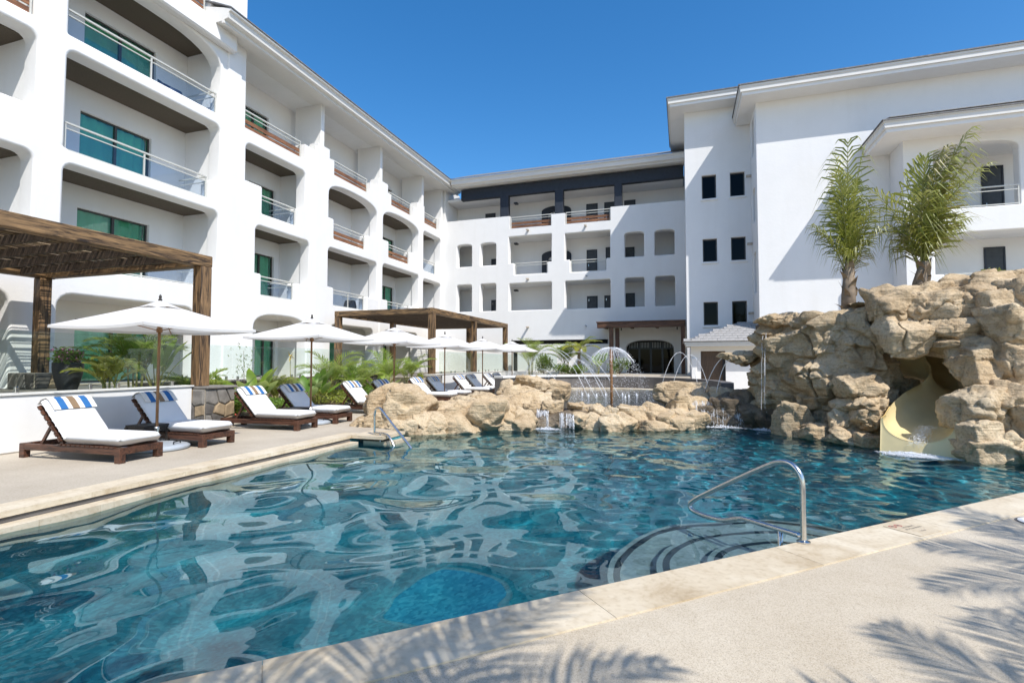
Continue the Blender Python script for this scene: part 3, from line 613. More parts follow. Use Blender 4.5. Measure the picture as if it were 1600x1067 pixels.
for zb, zt in ((10.95, 13.25), (7.55, 9.9)):             # the arched lift portals
    p = MB(); k = 14; out = []; inn = []
    for i in range(k+1):
        t = math.pi*i/k; out.append((-8.92 + 1.12*math.cos(t), zt-.35 + .36*math.sin(t))); inn.append((-8.92 + .62*math.cos(t), zt-.62 + .2*math.sin(t)))
    poly = [(-7.8, zb)] + out + [(-10.04, zb), (-9.54, zb)] + inn[::-1] + [(-8.3, zb)]
    p.extrude(poly, (0, CB-.12, 0), (0, CB-.002, 0), (1, 0, 0), (0, 0, 1)); pr = p.build('portal', M['navy'], bw)
    MB().box((-9.5, CB-.03, zb), (-8.34, CB-.004, zt-.7)).build('lift_door', M['greywall'], pr); MB().box((-8.94, CB-.036, zb), (-8.9, CB-.031, zt-.7)).build('door_gap', M['black'], pr)
p = MB(); poly = [(-7.9, 5.0)] + [(-8.92 + 1.02*math.cos(math.pi*i/12), 6.45 + .3*math.sin(math.pi*i/12)) for i in range(13)] + [(-9.94, 5.0)]
p.extrude(poly, (0, CB-.05, 0), (0, CB-.002, 0), (1, 0, 0), (0, 0, 1)); p.build('portal', M['stucco'], bw); door(bw, -9.2, -8.5, 6.3, 5.0, CB-.06)
I = (0, 1, 0); ry = BY + .2
railing(bw, (-11.5, ry, 7.84), (-9.1, ry, 7.84), I, nposts=2, glass=False); railing(bw, (-7.4, ry, 7.8), (-4.97, ry, 7.8), I, nposts=2, glass=False)
railing(bw, (-11.85, ry, 11.22), (-8.79, ry, 11.22), I, wood=True, nposts=2, woodmat='redwood_x'); railing(bw, (-7.76, ry, 11.22), (-4.64, ry, 11.22), I, wood=True, nposts=2, woodmat='redwood_x')
for x, z in ((-10.46, 11.03), (-6.31, 11.0), (-10.47, 7.52), (-10.47, 4.08)): MB().extrude([(-.06, -.05), (.06, -.05), (.06, .05), (.03, .05), (.03, -.02), (-.03, -.02), (-.03, .05), (-.06, .05)], (x, BY+.1, z), (x, BY-.42, z-.06), (1, 0, 0), (0, 0, 1)).build('rain_spout', M['spout'], bw)
for x, z in ((-6.35, 4.03), (-6.3, 7.48)):
    lm = MB().tube([(x, BY, z), (x, BY-.1, z)], .03).tube([(x-.02, BY-.1, z+.05), (x+.08, BY-.22, z-.02)], .05).build('spotlight', M['basegrey'], bw)
for x, z in ((-11.75, 10.2), (-11.75, 6.75), (-11.75, 13.2)): MB().box((x, BY+.55, z), (x+.28, BY+.9, z+.12), .02).build('ceiling_lamp', M['black'], bw)
# entrance doors in the arch
for i in range(4):
    x = -3.6 + .755*i; f = MB(); f.box((x, BY+.8, .65), (x+.06, BY+.86, 2.95)); f.box((x+.69, BY+.8, .65), (x+.75, BY+.86, 2.95)); f.box((x+.06, BY+.8, 2.45), (x+.69, BY+.86, 2.5)); f.box((x+.06, BY+.8, .65), (x+.69, BY+.86, .85))
    fr = f.build('entrance_door', M['black'], bw); MB().box((x+.06, BY+.82, .85), (x+.69, BY+.835, 2.45)).build('pane', M['dark_glass'], fr)
    for j in range(6): MB().box((x+.1+.1*j, BY+.815, 2.52), (x+.13+.1*j, BY+.84, 2.9)).build('grille_bar', M['railpaint'], fr)
# screen wall in front of the ground floor
sw = tag(MB().box((-11.0, 34.4, .3), (-4.6, 34.65, 2.78), .03).build('screen_wall', M['stucco']), 'low white screen wall with palms in front, under the dark slot of the back wing', 'wall')

# ================================================================== RIGHT BLOCK
rb = thing('hotel_block', 'tall white hotel block with deep eaves and small dark windows behind the rock grotto', 'building', (3.5, 28, 0))
sm = []
for z0, z1 in ((10.59, 11.9), (7.08, 8.34), (3.58, 4.85)):
    for a, b in ((1.08, 1.82), (2.53, 3.27)): sm.append((a, b, z0, z1))
facade('wall', M['stucco'], (0, 30.3, 0), (1, 0, 0), (0, -1, 0), [(.2, .2), (3.6, .2), (3.6, 16.0), (.2, 16.0)], [[(a, z0), (b, z0), (b, z1), (a, z1)] for a, b, z0, z1 in sm], .35, rb, bev=.02)
for a, b, z0, z1 in sm:
    window(rb, (0, 30.56, 0), (1, 0, 0), (0, -1, 0), a, b, z0, z1, mid=False, curtain=False, glass='dark_glass'); MB().box((a-.07, 30.22, z0-.13), (b+.07, 30.33, z0-.015), .02).build('sill', M['stucco'], rb)
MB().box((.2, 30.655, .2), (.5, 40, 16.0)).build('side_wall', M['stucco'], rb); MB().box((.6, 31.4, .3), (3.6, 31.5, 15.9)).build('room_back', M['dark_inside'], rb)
# big block: front, and the left return with tall slit niches
facade('wall', M['stucco'], (0, 27.85, 0), (1, 0, 0), (0, -1, 0), [(3.56, .2), (9.2, .2), (9.2, 11.1), (16, 11.1), (16, 15.0), (3.56, 15.0)], [], .4, rb)
facade('return_wall', M['stucco'], (3.56, 0, 0), (0, -1, 0), (-1, 0, 0), [(-30.29, .2), (-28.26, .2), (-28.26, 15.0), (-30.29, 15.0)], [rrect(-29.6, 8.8, -28.7, 10.2, arch=.35), rrect(-29.6, 5.1, -28.7, 7.2, .05), rrect(-29.6, 12.3, -28.7, 14.2, .05)], .3, rb, bev=.02)
MB().box((3.87, 28.3, .3), (3.95, 30.2, 15)).build('niche_back', M['grey_inside'], rb)
for z in (11.5, 7.85, 4.15): MB().box((3.30, 29.9, z-.06), (3.555, 30.05, z+.06), .01).build('rain_spout', M['spout'], rb)
def eave(parent, x0, x1, yf, yb, xl, z, drop=.0, h=.42, rise=1.2):
    """roof slab: front eave at yf, left eave at xl, wall lines behind; moulded fascia and thin tiles"""
    for name, ins, za, zb, mat in (('soffit', .12, z, z+.16, 'stucco'), ('fascia', .04, z+.16, z+h-.1, 'fascia'), ('fascia', .0, z+h-.1, z+h, 'fascia')):
        MB().box((xl+ins, yf+ins, za + .001), (x1, yb, zb)).build(name, M[mat], parent)
    p = [(xl-.05, yf-.05, z+h+.002), (x1, yf-.05, z+h+.002), (x1, yb, z+h+.002+rise), (xl+(yb-yf), yb, z+h+.002+rise), (xl-.05, yb, z+h+.002)]
    q = [(a, b, c+.06) for a, b, c in p]; MB().add(p + q, [(0, 1, 2, 3), (0, 3, 4), (5, 6, 7, 8), (5, 8, 9), (0, 1, 6, 5), (1, 2, 7, 6), (2, 3, 8, 7), (3, 4, 9, 8), (4, 0, 5, 9)]).build('roof_covering', M['roof'], parent)
eave(rb, 16, 16, 26.7, 30.25, 2.72, 14.42, h=.45)
eave(rb, 3.5, 4.4, 29.15, 36, -.68, 15.55, h=.45)
# balcony wing on the right
WX = 9.13; WY = 26.3
hl = [rrect(10.2, 7.97, 13.1, 10.35, arch=.4), srect(10.16, 16.5, 4.9, 7.03, 10.5, 16.3, 5.25, 5.25, .05), rrect(13.75, 7.97, 16.6, 10.35, arch=.4)]
facade('wall', M['stucco'], (0, WY, 0), (1, 0, 0), (0, -1, 0), [(WX, .2), (17.5, .2), (17.5, 11.4), (WX, 11.4)], hl, .4, rb, bev=.05)
MB().box((WX, WY+.403, .2), (WX+.3, 27.84, 11.4)).build('return_wall', M['stucco'], rb)
for z0, z1 in ((7.05, 7.5), (4.0, 4.6), (10.8, 11.1)): MB().box((WX+.31, WY+.404, z0), (17.4, 28.5, z1)).build('floor_slab', M['stucco'], rb)
MB().box((WX+.3, 28.5, .3), (17.5, 28.8, 11.3)).build('back_wall', M['stucco'], rb)
MB().box((WX-.0, WY-.14, 6.95), (13.3, WY-.004, 7.95), .03).build('balcony_band', M['stucco'], rb)
for x0, x1, zt, zb in ((12.88, 13.54, 10.25, 7.5), (12.88, 13.5, 6.6, 4.6)): door(rb, x0, x1, zt, zb, 28.5)
railing(rb, (10.25, WY-.05, 7.97), (13.05, WY-.05, 7.97), (0, 1, 0), glass=False, nposts=2, h=.8); railing(rb, (10.53, WY+.1, 4.95), (16.2, WY+.1, 4.95), (0, 1, 0), glass=False, nposts=2, h=.3)
for name, ins, za, zb, mat in (('soffit', .14, 11.1, 11.27, 'stucco'), ('fascia', .05, 11.271, 11.5, 'fascia'), ('fascia', .0, 11.501, 11.6, 'fascia')): MB().box((8.0+ins, 24.9+ins, za), (18, 28.4, zb)).build(name, M[mat], rb)
rc = [(7.95, 24.85, 11.602), (18, 24.85, 11.602), (18, 27.84, 12.65), (10.9, 27.84, 12.65), (7.95, 27.84, 11.602)]
MB().add(rc + [(a, b, 11.55) for a, b, c in rc], [(0, 1, 2, 3), (0, 3, 4), (5, 6, 7, 8, 9), (0, 1, 6, 5), (3, 4, 9, 8)]).build('roof_covering', M['roof'], rb)
M['tile'] = mat_plain('flat_roof_tile', (.33, .32, .31), .8, .35, 3, bumpd=.01)
tm = MB().box((-.19, -.02, 0), (.19, .42, .035), .008).mesh('tile', M['tile'])
sl = math.atan2(1.05, 3.0)
for row in range(3):
    for i in range(22):
        o = link_mesh('tile', tm, rb); o.location = Vector((8.4 + .385*i + (.19 if row % 2 else 0) + row*.3, 24.86 + row*.36, 11.64 + row*.36*math.tan(sl))) - ORG[rb.name]; o.rotation_euler = (sl - .06, 0, rnd.uniform(-.02, .02))
# hut with a hipped tiled roof
hut = thing('pool_hut', 'small white pool hut with a tiled hip roof and brown door beside the grotto', 'hut', (1.6, 28, T-.6))
MB().box((.35, 27.1, 0), (.8, 28.9, 2.35)).build('wall', M['stucco'], hut); MB().box((1.93, 27.1, 0), (4.3, 28.9, 2.35)).build('wall', M['stucco'], hut); MB().box((.8, 27.1, 2.1), (1.93, 27.6, 2.35)).build('lintel', M['stucco'], hut)
MB().box((.36, 27.0, 0), (.62, 27.095, 1.75), .02).build('pier', M['stucco'], hut)
dd = MB().box((.8, 27.35, 0), (1.93, 27.42, 2.1)).build('door', M['brown_door'], hut); MB().box((.9, 27.33, .3), (1.83, 27.352, 1.0)).build('door_panel', M['brown_door'], dd)
MB().box((1.8, 27.2, .3), (1.9, 27.34, 1.8)).build('pipe', M['black'], hut)
MB().box((.1, 26.5, 2.33), (4.3, 29.0, 2.44)).build('soffit', M['fascia'], hut); MB().box((.05, 26.45, 2.441), (4.3, 29.0, 2.53)).build('fascia', M['fascia'], hut)
rc = [(.0, 26.4, 2.532), (4.3, 26.4, 2.532), (4.3, 29.2, 3.6), (2.8, 29.2, 3.6), (.0, 29.2, 2.532)]
hr = MB().add(rc + [(a, b, 2.531) for a, b, c in rc], [(0, 1, 2, 3), (0, 3, 4), (5, 6, 7, 8, 9), (0, 1, 6, 5), (1, 2, 7, 6), (2, 3, 8, 7), (3, 4, 9, 8), (4, 0, 5, 9)]).build('roof', M['roof'], hut)
sl = math.atan2(1.068, 2.8)
for row in range(8):
    for i in range(12):
        x = row*.36*.98 + .2 + .385*i + (.19 if row % 2 else 0)
        if x > 4.2: continue
        o = link_mesh('tile', tm, hr); o.location = Vector((x, 26.4 + row*.35, 2.55 + row*.35*math.tan(sl))) - ORG[hut.name]; o.rotation_euler = (sl - .07, rnd.uniform(-.02, .02), rnd.uniform(-.02, .02))
for row in range(8):
    for i in range(8):
        y = 26.55 + row*.36 + .385*i
        if y > 29.1: continue
        o = link_mesh('tile', tm, hr); o.location = Vector((.0 + row*.35, y + .2, 2.55 + row*.35*math.tan(sl))) - ORG[hut.name]; o.rotation_euler = (sl - .07, 0, R(-90))
# ================================================================== stone facing (irregular stones, each one a part)
def clip(poly, n, c):
    out = []
    for i in range(len(poly)):
        a, b = poly[i], poly[(i+1) % len(poly)]; da = a[0]*n[0] + a[1]*n[1] - c; db = b[0]*n[0] + b[1]*n[1] - c
        if da <= 0: out.append(a)
        if da*db < 0: t = da/(da-db); out.append((a[0]+(b[0]-a[0])*t, a[1]+(b[1]-a[1])*t))
    return out
def stone_face(parent, P0, U, N, w, h, size, seed, gap=.02, mats=('stone_dark', 'stone_tan', 'stone_grey'), depth=.05):
    rg = random.Random(seed); P0, U, N = Vector(P0), Vector(U), Vector(N); Z = Vector((0, 0, 1)); nx = max(1, round(w/size)); nz = max(1, round(h/size*1.1)); pts = []
    for i in range(nx):
        for j in range(nz): pts.append(((i+.5+rg.uniform(-.42, .42))*w/nx, (j+.5+rg.uniform(-.4, .4))*h/nz))
    for i, p in enumerate(pts):
        poly = [(0, 0), (w, 0), (w, h), (0, h)]
        for j, q in enumerate(pts):
            if i == j or abs(p[0]-q[0]) > 3*size: continue
            n = (q[0]-p[0], q[1]-p[1]); l = math.hypot(*n); n = (n[0]/l, n[1]/l); poly = clip(poly, n, n[0]*(p[0]+q[0])/2 + n[1]*(p[1]+q[1])/2 - gap/2)
            if len(poly) < 3: break
        if len(poly) < 3: continue
        cx = sum(a for a, b in poly)/len(poly); cz = sum(b for a, b in poly)/len(poly); d = depth*rg.uniform(.6, 1.2); mb = MB(); m = len(poly)
        r0 = [P0 + U*a + Z*b for a, b in poly]; r1 = [P0 + U*(cx+(a-cx)*.97) + Z*(cz+(b-cz)*.97) + N*d*.7 for a, b in poly]; r2 = [P0 + U*(cx+(a-cx)*.84) + Z*(cz+(b-cz)*.84) + N*d for a, b in poly]
        mb.add(r0 + r1 + r2, [(k, (k+1) % m, m+(k+1) % m, m+k) for k in range(m)] + [(m+k, m+(k+1) % m, 2*m+(k+1) % m, 2*m+k) for k in range(m)] + [tuple(2*m+k for k in range(m))])
        mb.build('stone', M[rg.choice(mats)], parent, smooth=False)

# ================================================================== walls and glass fences
def glass_fence(pts, z, joints, label, h=1.06):
    f = thing('glass_fence', label, 'glass fence', (pts[0][0], pts[0][1], z))
    for (a, b, n) in joints:
        a, b = Vector((*a, z)), Vector((*b, z))
        for i in range(n):
            p, q = a.lerp(b, (i+.006)/n), a.lerp(b, (i+.994)/n); MB().bar(p + Vector((0, 0, h/2+.02)), q + Vector((0, 0, h/2+.02)), .014, h).build('glass_panel', M['fence_glass'], f)
            for t in (.15, .85):
                c = p.lerp(q, t); MB().box((c.x-.03, c.y-.03, z+.0), (c.x+.03, c.y+.03, z+.11), .008).build('clamp', M['steel'], f)
    return f
wl = thing('garden_wall', 'low white garden wall behind the two nearest loungers, with glass on top', 'wall', (-10.85, 5, 0))
MB().box((-11.1, -6, 0), (-10.85, 9.15, .985), .03).build('wall', M['stucco'], wl)
MB().box((-11.14, -6, .988), (-10.82, 9.16, 1.02)).build('coping', M['fascia'], wl)
glass_fence([(-10.97, 5)], 1.02, [((-10.97, -2.9), (-10.97, 8.98), 7)], 'clear glass fence on the white wall behind the nearest loungers')
pl = thing('stone_pillar', 'square stone faced pillar carrying the front timber post of the large pergola', 'pillar', (-10.85, 9.5, 0))
MB().box((-11.15, 9.17, 0), (-10.5, 9.98, .93)).build('core', M['mortar'], pl); MB().box((-11.18, 9.155, .932), (-10.42, 10.02, .99), .015).build('cap', M['stone_grey'], pl)
stone_face(pl, (-10.498, 9.18, .01), (0, 1, 0), (1, 0, 0), .79, .91, .3, 3); stone_face(pl, (-11.1, 9.168, .01), (1, 0, 0), (0, -1, 0), .6, .91, .3, 4)
rw = thing('stone_wall', 'retaining wall of rounded field stones behind the planting bed', 'wall', (-13.45, 15, 0))
MB().box((-13.75, 9.9, 0), (-13.46, 21.6, .93)).build('core', M['mortar'], rw); MB().box((-13.8, 9.88, .932), (-13.36, 21.62, 1.0), .015).build('coping', M['stone_grey'], rw)
stone_face(rw, (-13.458, 9.92, .02), (0, 1, 0), (1, 0, 0), 11.6, .90, .36, 5, gap=.05)
glass_fence([(-13.6, 10)], 1.0, [((-13.6, 10.0), (-13.6, 21.4), 8)], 'clear glass fence on the stone retaining wall above the planting bed')
w2 = thing('garden_wall', 'low white garden wall behind the far loungers under the second pergola', 'wall', (-11.1, 26, 0))
MB().box((-11.3, 21.45, 0), (-11.05, 32.6, .97), .03).build('wall', M['stucco'], w2); MB().box((-11.34, 21.45, .972), (-11.02, 32.62, 1.0)).build('coping', M['fascia'], w2); MB().box((-11.05, 32.4, 0), (-7.55, 32.62, .97), .03).build('wall', M['stucco'], w2)
glass_fence([(-11.18, 22)], 1.0, [((-11.18, 22.6), (-11.18, 32.3), 6), ((-11.1, 32.5), (-7.7, 32.5), 2)], 'clear glass fence on the white wall behind the far loungers')
# curved dark wall round the splash pool
EC = (-3.3, 19.3)
def ell(t, a, b): return (EC[0] + a*math.cos(t), EC[1] + b*math.sin(t))
cw = thing('curved_wall', 'dark grey curved wall with pale ledge behind the splash pool', 'wall', (-3, 25, 0))
ts = [R(t) for t in range(-8, 164, 4)]
MB().prism([ell(t, 4.5, 5.85) for t in ts] + [ell(t, 4.9, 6.3) for t in ts[::-1]], 0, .86).build('wall', M['greywall'], cw)
MB().prism([ell(t, 4.42, 5.77) for t in ts[24:]] + [ell(t, 4.95, 6.35) for t in ts[:23:-1]], .862, .95).build('coping', M['fascia'], cw)
for i in range(0, len(ts)-1, 1):
    MB().prism([ell(ts[i]+.003, 3.75, 5.05), ell(ts[i+1]-.003, 3.75, 5.05), ell(ts[i+1]-.003, 4.48, 5.83), ell(ts[i]+.003, 4.48, 5.83)], 0, .34).build('ledge_tile', M['coping'], cw)
ring = [R(t) for t in range(0, 360, 6)]
sp = MB().prism([ell(t, 3.85, 5.15) for t in ring], .02, .27).build('splash_pool_water', M['splash']); sp['kind'] = 'structure'

# ================================================================== pergolas
def post(mb, x, y, z0, z1, w=.28): return mb.box((x-w/2, y-w/2, z0), (x+w/2, y+w/2, z1), .012)
def pergola(name, label, x0, x1, y0, y1, ztop, posts, nst, seed, xstones=()):
    """x0 wall side, x1 pool side; canes lie along y on cross rafters"""
    p = thing('pergola', label, 'pergola', (x1, y1, T)); bw_ = .26
    for x in (x0, x1): MB().box((x-.13, y0, ztop-.27), (x+.13, y1, ztop), .012).build('beam', M['beam_y'], p)
    for y in (y0+.13, y1-.13): MB().box((x0+.132, y-.12, ztop-.262), (x1-.132, y+.12, ztop-.004), .012).build('beam', M['beam_x'], p)
    y = y0 + .9
    while y < y1 - .5:
        MB().box((x0+.134, y-.05, ztop-.25), (x1-.134, y+.05, ztop-.09)).build('rafter', M['rafter'], p); y += .78
    for x, y, z0 in posts: post(MB(), x, y, z0, ztop-.272).build('post', M['beam_z'], p)
    rg = random.Random(seed); sx = (x1-x0-.3)/nst; ms = []
    for v in range(8):                                      # a few cane shapes share their mesh data
        L = y1-y0-.3; k = 6; pts = [(rg.uniform(-.02, .02), -L/2 + L*i/k + 0, rg.uniform(-.012, .012)) for i in range(k+1)]
        ms.append(MB().tube(pts, [.0155*rg.uniform(.65, 1.2) for _ in pts], 5).mesh('cane', M['stick'], True))
    for i in range(nst):
        o = link_mesh('cane', rg.choice(ms), p); o.location = Vector((x0+.15+sx*(i+.5)+rg.uniform(-.012, .012), (y0+y1)/2, ztop-.06+rg.uniform(-.02, .012))) - ORG[p.name]; o.rotation_euler = (0, 0, rg.uniform(-.008, .008))
    return p
p1 = pergola('pergola', 'large weathered timber pergola roofed with canes over the terrace at the left edge', -16.5, -10.88, -1.5, 9.52, 4.09, [(-10.88, 9.36, .99), (-16.5, 9.3, T), (-10.88, 1.2, T+.2), (-16.5, 1.2, T)], 118, 21)
p2 = pergola('pergola', 'second timber pergola with cane roof behind the far umbrellas', -16.4, -11.2, 21.72, 32.6, 4.1, [(-11.2, 21.88, .95), (-11.2, 27.0, T), (-11.2, 32.42, T), (-16.4, 21.88, T), (-16.4, 27.0, T), (-13.8, 32.4, T)], 104, 22)
ps = thing('stone_plinth', 'low stone plinth at the corner post of the second pergola', 'plinth', (-11.0, 21.9, 0))
MB().box((-11.5, 21.45, 0), (-10.88, 22.3, .945)).build('core', M['mortar'], ps); stone_face(ps, (-10.878, 21.46, .01), (0, 1, 0), (1, 0, 0), .82, .92, .34, 8); stone_face(ps, (-11.48, 21.448, .01), (1, 0, 0), (0, -1, 0), .6, .92, .34, 9)
pp = thing('stone_plinth', 'low stone plinth around the rear post of the large pergola', 'plinth', (-16.4, 9.3, T))
MB().box((-16.95, 8.85, T), (-15.9, 9.75, T+.42)).build('core', M['mortar'], pp); stone_face(pp, (-15.898, 8.86, T+.01), (0, 1, 0), (1, 0, 0), .88, .4, .3, 10); stone_face(pp, (-16.93, 8.848, T+.01), (1, 0, 0), (0, -1, 0), 1.0, .4, .3, 11)
ep = thing('pergola', 'dark red timber porch in front of the arched entrance of the back wing', 'pergola', (-2.5, 33, .6))
MB().box((-5.2, 32.9, 3.72), (.12, 33.16, 4.05), .015).build('beam', M['entry_wood'], ep)
for x in (-4.9, -3.2, -1.6, -.05): MB().box((x-.09, 33.17, 3.78), (x+.09, 35.3, 4.02)).build('rafter', M['entry_wood'], ep)
MB().box((-5.25, 32.85, 4.052), (.15, 35.3, 4.12)).build('roof_board', M['entry_wood'], ep)
for x, y in ((-4.32, 33.03), (-4.0, 33.5), (-.02, 33.03)): MB().box((x-.12, y-.12, .6), (x+.12, y+.12, 3.718), .01).build('post', M['entry_wood_z'], ep)
for x in (-3.7, -.35): MB().tube([(x, 33.1, 3.7), (x, 33.06, 3.55)], .035).build('spotlight', M['black'], ep)

# ================================================================== umbrellas
def make_umbrella():
    u = thing('umbrella', 'open square white canvas umbrella between the two nearest loungers', 'umbrella', (0, 0, 0), 'white umbrellas along the deck')
    MB().tube([(0, 0, .05), (0, 0, 2.62)], .024, 12).build('pole', M['pole_wood'], u, smooth=True)
    H = 1.10; za, ze = 2.64, 2.17; mb = MB(); N = 12
    def P(side, s, t):                                      # side panel: s across, t from apex to edge
        q = t*H; sag = .05*(1-s*s)*math.sin(math.pi*t) + .04*(1-s*s)*t*t
        x, y = q, s*q*1.0; k = 1 - .035*(1-s*s)*t
        c, sn = [(1,0),(0,1),(-1,0),(0,-1)][side]; x *= k
        return (x*c - y*sn, x*sn + y*c, za - (za-ze)*t**.92 - sag)
    for side in range(4):
        vs = []; fs = []
        ns = 10; nt_ = 10
        for i in range(nt_+1):
            for j in range(ns+1): vs.append(P(side, -1 + 2*j/ns, .16 + .84*i/nt_))
        for i in range(nt_):
            for j in range(ns): fs.append((i*(ns+1)+j, i*(ns+1)+j+1, (i+1)*(ns+1)+j+1, (i+1)*(ns+1)+j))
        b = len(vs)                                         # short hanging hem
        for j in range(ns+1): x, y, z = P(side, -1 + 2*j/ns, 1); vs.append((x*1.002, y*1.002, z-.045))
        for j in range(ns): fs.append((nt_*(ns+1)+j, nt_*(ns+1)+j+1, b+j+1, b+j))
        mb.add(vs, fs)
    cn = mb.build('canopy', M['canvas'], u, smooth=True); cn.data.set_sharp_from_angle(angle=R(35))
    vb = MB()
    for side in range(4):
        c, sn = [(1,0),(0,1),(-1,0),(0,-1)][side]; h = .25; z0 = 2.545
        def rot(x, y, z): return (x*c - y*sn, x*sn + y*c, z)
        vs = [rot(0, 0, 2.665)] + [rot(h - .03*(1-abs(s)), s*h, z0 - .03*abs(s)) for s in (-1, -.5, 0, .5, 1)]; vb.add(vs, [(0, k, k+1) for k in range(1, 5)])
    vb.build('vent_cap', M['canvas'], cn, smooth=False)
    MB().lathe((0, 0, 2.655), [(.03, 0), (.035, .02), (.018, .04), (.026, .06), (.02, .09), (.004, .115)], 10).build('finial', M['dark_wood'], u, smooth=True)
    for k in range(4):
        a = R(45 + 90*k); e = (H*1.39*math.cos(a), H*1.39*math.sin(a), ze - .04); MB().tube([(.05*math.cos(a), .05*math.sin(a), 2.57), (.55*math.cos(a), .55*math.sin(a), 2.37), e], .011, 6).build('rib', M['pole_wood'], u)
        MB().tube([(.04*math.cos(a), .04*math.sin(a), 2.12), (.75*math.cos(a), .75*math.sin(a), 2.32)], .009, 6).build('strut', M['pole_wood'], u)
    MB().lathe((0, 0, 2.08), [(.045, 0), (.05, .03), (.045, .08)], 12).build('runner', M['pole_wood'], u)
    bs = MB().lathe((0, 0, .005), [(.50, 0), (.52, .02), (.52, .05), (.47, .085), (.30, .10), (.05, .105)], 32).build('base', M['basegrey'], u, sharp=30)
    MB().lathe((0, 0, .1), [(.045, 0), (.045, .28), (.035, .3)], 12).build('socket', M['steel'], bs)
    for k in range(2):
        a = R(20 + 180*k); c = Vector((.36*math.cos(a), .36*math.sin(a), .10)); t = Vector((-math.sin(a), math.cos(a), 0)); MB().tube([c - t*.1, c - t*.09 + Vector((0,0,.04)), c + t*.09 + Vector((0,0,.04)), c + t*.1], .012, 6).build('handle', M['black'], bs)
    return u
UMB = [(-8.95, 6.85, 'open square white canvas umbrella between the two nearest loungers'), (-8.97, 10.9, 'open square white canvas umbrella between the second pair of loungers, second from the left'),
       (-8.75, 14.5, 'third white canvas umbrella from the left, behind the big tan boulder'), (-8.95, 18.6, 'fourth white canvas umbrella from the left, before the second pergola corner post'),
       (-8.93, 22.6, 'fifth white canvas umbrella from the left, before the second pergola right posts'), (-8.6, 26.0, 'farthest white canvas umbrella, rightmost of the row')]
# ================================================================== loungers
def make_lounger():
    """foot towards +x, head towards -x; 2.3 m by 0.72 m"""
    o = thing('sun_lounger', '-', 'sun lounger', (0, 0, 0), 'sun loungers with striped towels along the deck'); L = 2.15; Wd = .36; zt = .23
    fr = MB()
    for s in (-1, 1): fr.box((-L+.03, s*Wd-.03*(s+1), zt-.10), (-.03, s*Wd+.03*(1-s), zt), .006)
    fr.box((-.075, -Wd+.06, zt-.10), (-.0, Wd-.06, zt), .006); fr.box((-L, -Wd+.06, zt-.1), (-L+.06, Wd-.06, zt), .006); fr.build('frame', M['lounge_wood'], o)
    for x in (-.11, -L+.02):
        for s in (-1, 1): y0 = s*Wd - .09*(s+1)/2; MB().box((x, y0-.003, 0), (x+.112, y0+.096, zt+.004), .006).build('leg', M['lounge_wood'], o)
    for i in range(12):
        x = -.16 - i*.098; MB().box((x-.035, -Wd-.012, zt+.002), (x+.035, Wd+.012, zt+.024)).build('slat', M['lounge_wood'], o)
    hx, hz = -1.23, zt+.02; a = R(47); d = Vector((-math.cos(a), 0, math.sin(a))); nrm = Vector((math.sin(a), 0, math.cos(a)))
    bf = MB()
    for s in (-1, 1): p = Vector((hx, s*(Wd-.05), hz)); bf.bar(p, p + d*.80, .035, .05)
    bf.bar(Vector((hx, -Wd+.02, hz)) + d*.77, Vector((hx, Wd-.02, hz)) + d*.77, .035, .045); b = bf.build('backrest_frame', M['lounge_wood'], o)
    for i in range(7): p = Vector((hx, 0, hz)) + d*(.08 + i*.112) + nrm*.01; MB().obox(p, d*.035, Vector((0, Wd+.0, 0)), nrm*.012).build('slat', M['lounge_wood'], b)
    for s in (-1, 1): q = Vector((hx, s*(Wd-.09), hz)) + d*.44; MB().bar(q, (hx-.55, s*(Wd-.09), zt-.03), .03, .045).build('prop', M['lounge_wood'], o)
    # mattress: a soft folded pad, rounded at its edges
    def pad(p0, dd, nn, ln, th, w):
        nl, nw = 26, 12; vs = []; fs = []
        def prof(u): return max(0, 1 - abs(2*u-1)**7)**.35
        for side in (1, -1):
            for i in range(nl+1):
                for j in range(nw+1):
                    u, v = i/nl, j/nw; k = min(prof(u), prof(v)); y = (v-.5)*2*w; bl = th*.5*k*(1 + .07*math.sin(u*9+1)*math.sin(v*7))
                    q = p0 + dd*(u*ln) + nn*(th/2 + side*bl); vs.append((q.x, q.y + y, q.z))
        m = (nl+1)*(nw+1)
        for i in range(nl):
            for j in range(nw):
                a0 = i*(nw+1)+j; fs += [(a0, a0+1, a0+nw+2, a0+nw+1), (m+a0, m+a0+nw+1, m+a0+nw+2, m+a0+1)]
        for i in range(nl): fs += [(i*(nw+1), (i+1)*(nw+1), m+(i+1)*(nw+1), m+i*(nw+1)), (i*(nw+1)+nw, m+i*(nw+1)+nw, m+(i+1)*(nw+1)+nw, (i+1)*(nw+1)+nw)]
        for j in range(nw): fs += [(j, m+j, m+j+1, j+1), (nl*(nw+1)+j, nl*(nw+1)+j+1, m+nl*(nw+1)+j+1, m+nl*(nw+1)+j)]
        return vs, fs
    mm = MB(); mm.add(*pad(Vector((.0, 0, zt+.026)), Vector((-1, 0, 0)), Vector((0, 0, 1)), 1.22, .165, Wd+.005)); mm.add(*pad(Vector((hx+.03, 0, hz+.03)) + d*.0, d, nrm, .82, .165, Wd+.005))
    mt = mm.build('mattress', M['cushion'], o, smooth=True)
    return o, d, nrm, Vector((hx+.03, 0, hz+.03))
